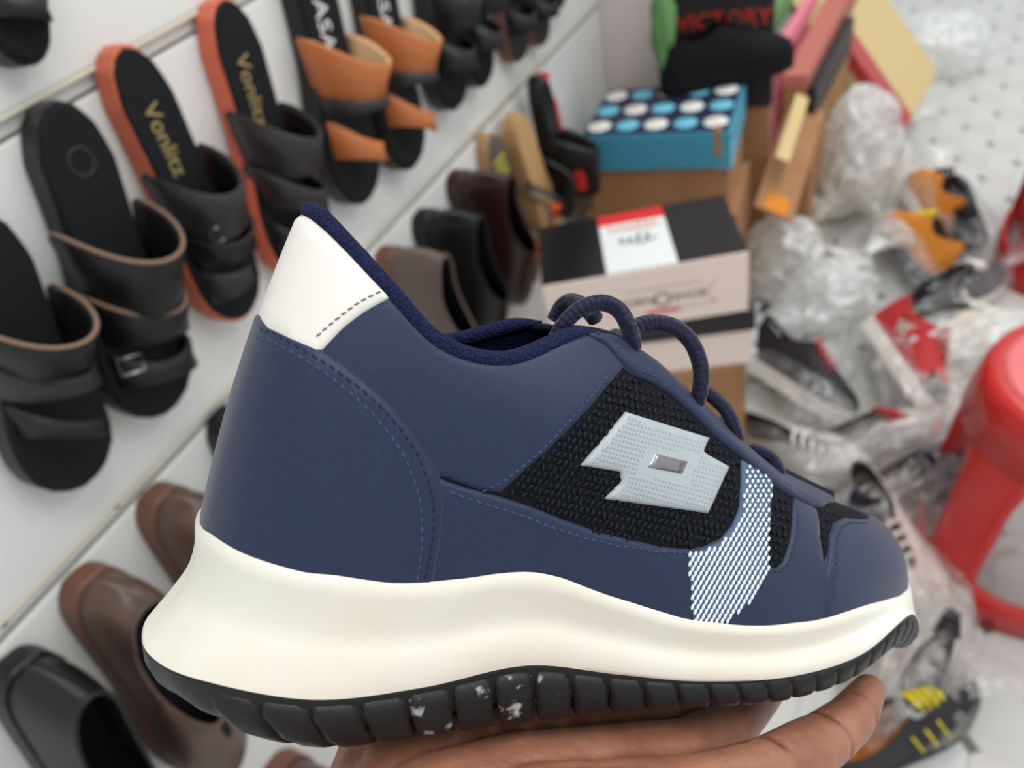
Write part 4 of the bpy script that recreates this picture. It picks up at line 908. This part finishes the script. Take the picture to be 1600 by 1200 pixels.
floor_box('white box edge with green lid behind the black shoe toe', 1176, 40, 1.72, -3, .032, .5, m_white, m_lid=m_green)
floor_box('narrow rose pink box running back left of the dusty red box', 1207, 75, 1.70, -3, .022, .6, m_pinkr)
floor_box('dark box squeezed between the dusty red box and the beige carton', 1258, 135, 1.67, -4, .022, .42, m_kraft, m_lid=m_dark, lh=.08)
# loose cardboard sheets and strip
def sheet(label, a, b, t0, t1, w, m, th=.004):
    p = CAM+wray(*a)*t0; q = CAM+wray(*b)*t1; y = unit(q-p); L = float(np.linalg.norm(q-p)); x = unit(np.cross(y, [0.2, -1, 0.3])); z = np.cross(x, y)
    o = box('cardboard_sheet', -w/2, w/2, 0, L, -th/2, th/2, m, None, .001); o.matrix_world = basis(p, x, y, z); tag(o, label, 'cardboard'); return o
sheet('narrow strip of kraft cardboard leaning right of the blue lid', (1222, 250), (1254, 150), 1.5, 1.66, .03, m_beige)
ws = sheet('wide kraft cardboard sheet with an amber sticker leaning behind the narrow strip', (1208, 335), (1262, 165), 1.52, 1.72, .085, m_kraft)
box('amber_sticker', -.024, .024, .004, .058, -.004, .004, m_amber, ws, .0006)
# beige carton with red tape, on the floor
th_ = math.radians(38); Tk = .24; zc = Tk*math.sin(th_)+.006
A_, B_ = on_z(1415, 202, zc), on_z(1466, 112, zc); ea = unit((B_-A_)*[1, 1, 0]); Wd = float(np.linalg.norm(B_-A_)); side = np.array([ea[1], -ea[0], 0])
eu = np.array([0, 0, 1])*math.cos(th_)-side*math.sin(th_); en = side*math.cos(th_)+np.array([0, 0, 1])*math.sin(th_)
bc = empty('carton', basis(A_, ea, eu, en)); tag(bc, 'beige cardboard carton with a red tape stripe leaning at the upper right', 'box')
box('body', 0, Wd, 0, .62, -Tk, 0, m_beige, bc, .003)
box('tape_strip', -.001, .075, .0, .36, -.001, .0012, m_redt, bc, .0004); box('tape_strip', -.0013, .0008, 0.0, .36, -.03, .0012, m_redt, bc, .0003)
box('flap', -.10, -.002, .33, .62, -.006, -.002, m_beige, bc, .001)

# ================================================================== STOOLS
m_stool = mat('red_plastic', srgb(196, 30, 30), 0.3, 0.5, coat=.2)
m_seat_sheen = mat('red_plastic_painted_sheen', srgb(226, 110, 112), 0.18, 0.6, coat=.4)  # paler pink puts the reflection on the red top into its colour
def stool(label, cx, cy, rot, H=.40):
    o = empty('plastic_stool', loc=(cx, cy, 0)); o.rotation_euler = (0, 0, rot); tag(o, label, 'stool', 'red plastic stools')
    revolve('seat', [(0, H-.004), (.105, H-.004), (.118, H), (.134, H-.004), (.140, H-.02), (.152, H-.090), (.147, H-.090), (.136, H-.02), (.12, H-.012), (0, H-.012)], m_stool, o, 48)
    revolve('seat_top_sheen', [(0, H+.0005), (.100, H+.0005), (.112, H+.003), (.114, H-.003)], m_seat_sheen, o, 48)
    for k in range(4):
        a = PI/4+k*PI/2; V = []
        for z, r, w, d in ((H-.03, .136, .13, .03), (H-.10, .152, .105, .03), (.24, .166, .090, .03), (.10, .183, .086, .03), (.04, .191, .098, .03), (0.0, .197, .094, .03)):
            for q in range(7):
                f = (q-3)/3; V.append(((r-abs(f)**2*.010)*1.0, f*w/2, z))
            for q in range(7)[::-1]:
                f = (q-3)/3; V.append(((r-d*.55-abs(f)**2*.012), f*w/2*.86, z))
        n = 14; Fc = [(i*n+j, i*n+(j+1) % n, (i+1)*n+(j+1) % n, (i+1)*n+j) for i in range(5) for j in range(n)]+[tuple(range(n)), tuple(5*n+j for j in range(n))[::-1]]
        lg = fix_normals(mesh('leg', V, Fc, m_stool, o)); lg.rotation_euler = (0, 0, a)
        # low band between two legs
        V = []; NN = 13
        for i in range(NN):
            f = i/(NN-1); th = -PI/4+f*PI/2; hh = .072+.035*abs(2*f-1)**3; rr = .184-.012*(1-abs(2*f-1))
            for z, r in ((.006, rr+.004), (hh, rr), (hh, rr-.008), (.006, rr-.004)): V.append((r*math.cos(th), r*math.sin(th), z))
        Fc = [(i*4+j, i*4+(j+1) % 4, (i+1)*4+(j+1) % 4, (i+1)*4+j) for i in range(NN-1) for j in range(4)]
        bd = fix_normals(mesh('foot_band', V, Fc, m_stool, o)); bd.rotation_euler = (0, 0, a+PI/4)
    return o
stool('red plastic stool with round seat, its sheen painted pink, at the right edge', .274, .934, 0.0)
s2 = on_z(1592, 452, 0.0); stool('farther red stool of which only a leg shows at the right edge', s2[0]+.125, s2[1]+.13, 0.0)

# ================================================================== BAGGED SHOES ON THE FLOOR
pl = [plastic_mat('clear_plastic', srgb(242, 244, 242), .10, .06), plastic_mat('milky_plastic', srgb(246, 248, 246), .62, .08), plastic_mat('warm_plastic', srgb(242, 232, 226), .16, .06)]
def bag(label, c, R, yaw, m, seed, cat='plastic bag', group='clear plastic bags in the pile', tail=True):
    o = empty('plastic_bag', basis((c[0], c[1], c[2]), (math.cos(yaw), math.sin(yaw), 0), (-math.sin(yaw), math.cos(yaw), 0), (0, 0, 1))); tag(o, label, cat, group)
    bm = bmesh.new(); bmesh.ops.create_icosphere(bm, subdivisions=5, radius=1.0)
    for v in bm.verts:
        q = v.co*1.7+Vector((seed*3.1, seed*1.7, 0)); rdg = (1-abs(noise.noise(q*1.6)))**2; d = 1+.20*noise.noise(q)+.13*(rdg-.5)+.02*noise.noise(q*5)
        p = Vector((v.co.x*R[0]*d, v.co.y*R[1]*d, v.co.z*R[2]*d)); v.co = Vector((p.x, p.y, max(p.z, -c[2]+.004+.002*noise.noise(q*4))))
    me = bpy.data.meshes.new('bag_film'); bm.to_mesh(me); bm.free(); link('film', me, m, o)
    if tail:
        V = []; NN = 12
        for i in range(NN):
            f = i/(NN-1); rr = .016+.05*f*f
            for j in range(10):
                th = 2*PI*j/10; k = 1+.35*noise.noise(Vector((i*.6, j*1.3, seed))); V.append((rr*math.cos(th)*k, R[1]*.93+f*.09, max(.03+.02*f+rr*math.sin(th)*k*.5, -c[2]+.004)))
        Fc = [(i*10+j, i*10+(j+1) % 10, (i+1)*10+(j+1) % 10, (i+1)*10+j) for i in range(NN-1) for j in range(10)]
        mesh('twisted_end', V, Fc, m, o)
    return o
m_wso = mat('white_rubber', srgb(232, 228, 220), .45, .4); m_cream = mat('cream_rubber', srgb(224, 212, 190), .5, .4); m_dkf = mat('dark_fabric', srgb(40, 36, 42), .6, .3); m_redf = mat('red_fabric', srgb(178, 44, 46), .6, .3); m_dnf = mat('dark_navy_fabric', srgb(36, 36, 58), .6, .3)
m_gyf = mat('light_grey_fabric', srgb(190, 188, 184), .7, .3); m_orf = mat('orange_fabric', srgb(206, 128, 44), .6, .3); m_ylf = mat('yellow_fabric', srgb(226, 206, 40), .6, .3); m_tnf = mat('pale_tan_fabric', srgb(206, 188, 164), .7, .3); m_pkf = mat('pale_pink_fabric', srgb(216, 198, 194), .7, .3)
PILE = [ # label words, heel px, toe px, upper, sole, accent, lace, roll, plastic
 ('white shoe with brown lining below the beige carton', (1275, 268), (1400, 215), m_gyf, m_wso, None, m_gyf, 0, 1),
 ('pale tan shoe under the large milky bag', (1240, 355), (1345, 315), m_tnf, m_cream, None, m_tnf, 20, 0),
 ('white-toed shoe with black and orange side', (1462, 395), (1415, 290), m_orf, m_wso, m_wso, m_dkf, 25, 0),
 ('black and navy shoe lying by the bare floor', (1538, 420), (1468, 285), m_dkf, m_dkf, m_gyf, m_dnf, -20, 0),
 ('orange and black shoe with white toe cap', (1452, 465), (1372, 362), m_orf, m_dkf, m_wso, m_ylf, 30, 0),
 ('black shoe with white laces right of the orange one', (1440, 500), (1525, 455), m_dkf, m_wso, None, m_wso, 10, 0),
 ('cream shoe beyond the red stool', (1440, 555), (1540, 530), m_cream, m_cream, None, m_wso, 0, 1),
 ('red and black shoe with a long white sole', (1330, 500), (1462, 700), m_redf, m_wso, m_dkf, m_redf, -52, 0),
 ('dark shoe with a round white heel', (1178, 590), (1300, 665), m_dkf, m_wso, m_dkf, m_redf, -35, 0),
 ('white shoe crossed by a cream sole edge', (1175, 690), (1330, 745), m_gyf, m_cream, None, m_wso, 30, 0),
 ('grey shoe with bright red toe and laces', (1300, 735), (1420, 690), m_gyf, m_wso, m_redf, m_redf, 0, 2),
 ('dark navy shoe beside the stool leg', (1365, 800), (1450, 752), m_dnf, m_dkf, None, m_dnf, 10, 2),
 ('pale pink shoe right of the sneaker toe', (1385, 830), (1440, 930), m_pkf, m_cream, m_pkf, m_pkf, 20, 2),
 ('white-toed grey shoe beneath the stool band', (1395, 1095), (1450, 985), m_gyf, m_wso, m_pkf, m_dkf, 15, 2),
 ('black shoe with yellow laces and orange lining near the little finger', (1345, 1190), (1450, 1120), m_dkf, m_dkf, None, m_ylf, 0, None),
 ('dark shoe below the pink and black box', (1150, 560), (1225, 500), m_dkf, m_gyf, None, m_gyf, 0, 1),
 ('white shoe in the middle of the heap', (1225, 480), (1320, 430), m_gyf, m_wso, m_wso, m_wso, 15, 1),
]
BAGS = []
for i, (lab, hp, tp_, u_, s_, cap_, lc, roll, pk) in enumerate(PILE):
    sh, L0 = on_floor_shoe(lab, hp, tp_, 0.012, u_, s_, L=.280, roll=roll, style='sneaker', group='shoes heaped on the floor', lining=m_orf if 'orange lining' in lab else (m_dkf if u_ is m_dkf else m_gbr), laces=lc, cap=cap_, stripe=(m_ylf if 'yellow' in lab else (m_redf if 'red and black' in lab else None)), st=.03)
    if pk is not None:
        a, b = on_z(*hp, .05), on_z(*tp_, .05); c = (a+b)/2; d = b-a
        bag('clear plastic bag round the '+lab, (c[0], c[1], .058), (.068, .160, .064), math.atan2(d[1], d[0])-PI/2, pl[pk], i+1.3)
for k, (x, y, r, m, lab) in enumerate([(1338, 240, (.11, .14, .165), 1, 'large milky plastic bag in front of the beige carton'), (1222, 425, (.075, .10, .135), 1, 'crumpled milky bag right of the pink and black box'), (1290, 470, (.09, .12, .06), 1, 'crumpled bag at the centre of the heap'), (1270, 560, (.08, .12, .06), 0, 'thin clear bag left of the red and black shoe'), (1470, 620, (.07, .12, .05), 2, 'thin clear bag left of the stool seat'), (1360, 930, (.09, .12, .05), 2, 'pinkish plastic bag right of the sneaker sole'), (1410, 1045, (.08, .11, .045), 2, 'crumpled clear bag on the floor below the stool band'), (1470, 70, (.12, .14, .10), 1, 'white plastic bag beside the beige carton at the top right')]):
    zz = {0: .17, 1: .14, 7: .09}.get(k, .055); c = on_z(x, y, zz); bag(lab, (c[0], c[1], zz), r, k*1.1, pl[m], k*2.7+.4)
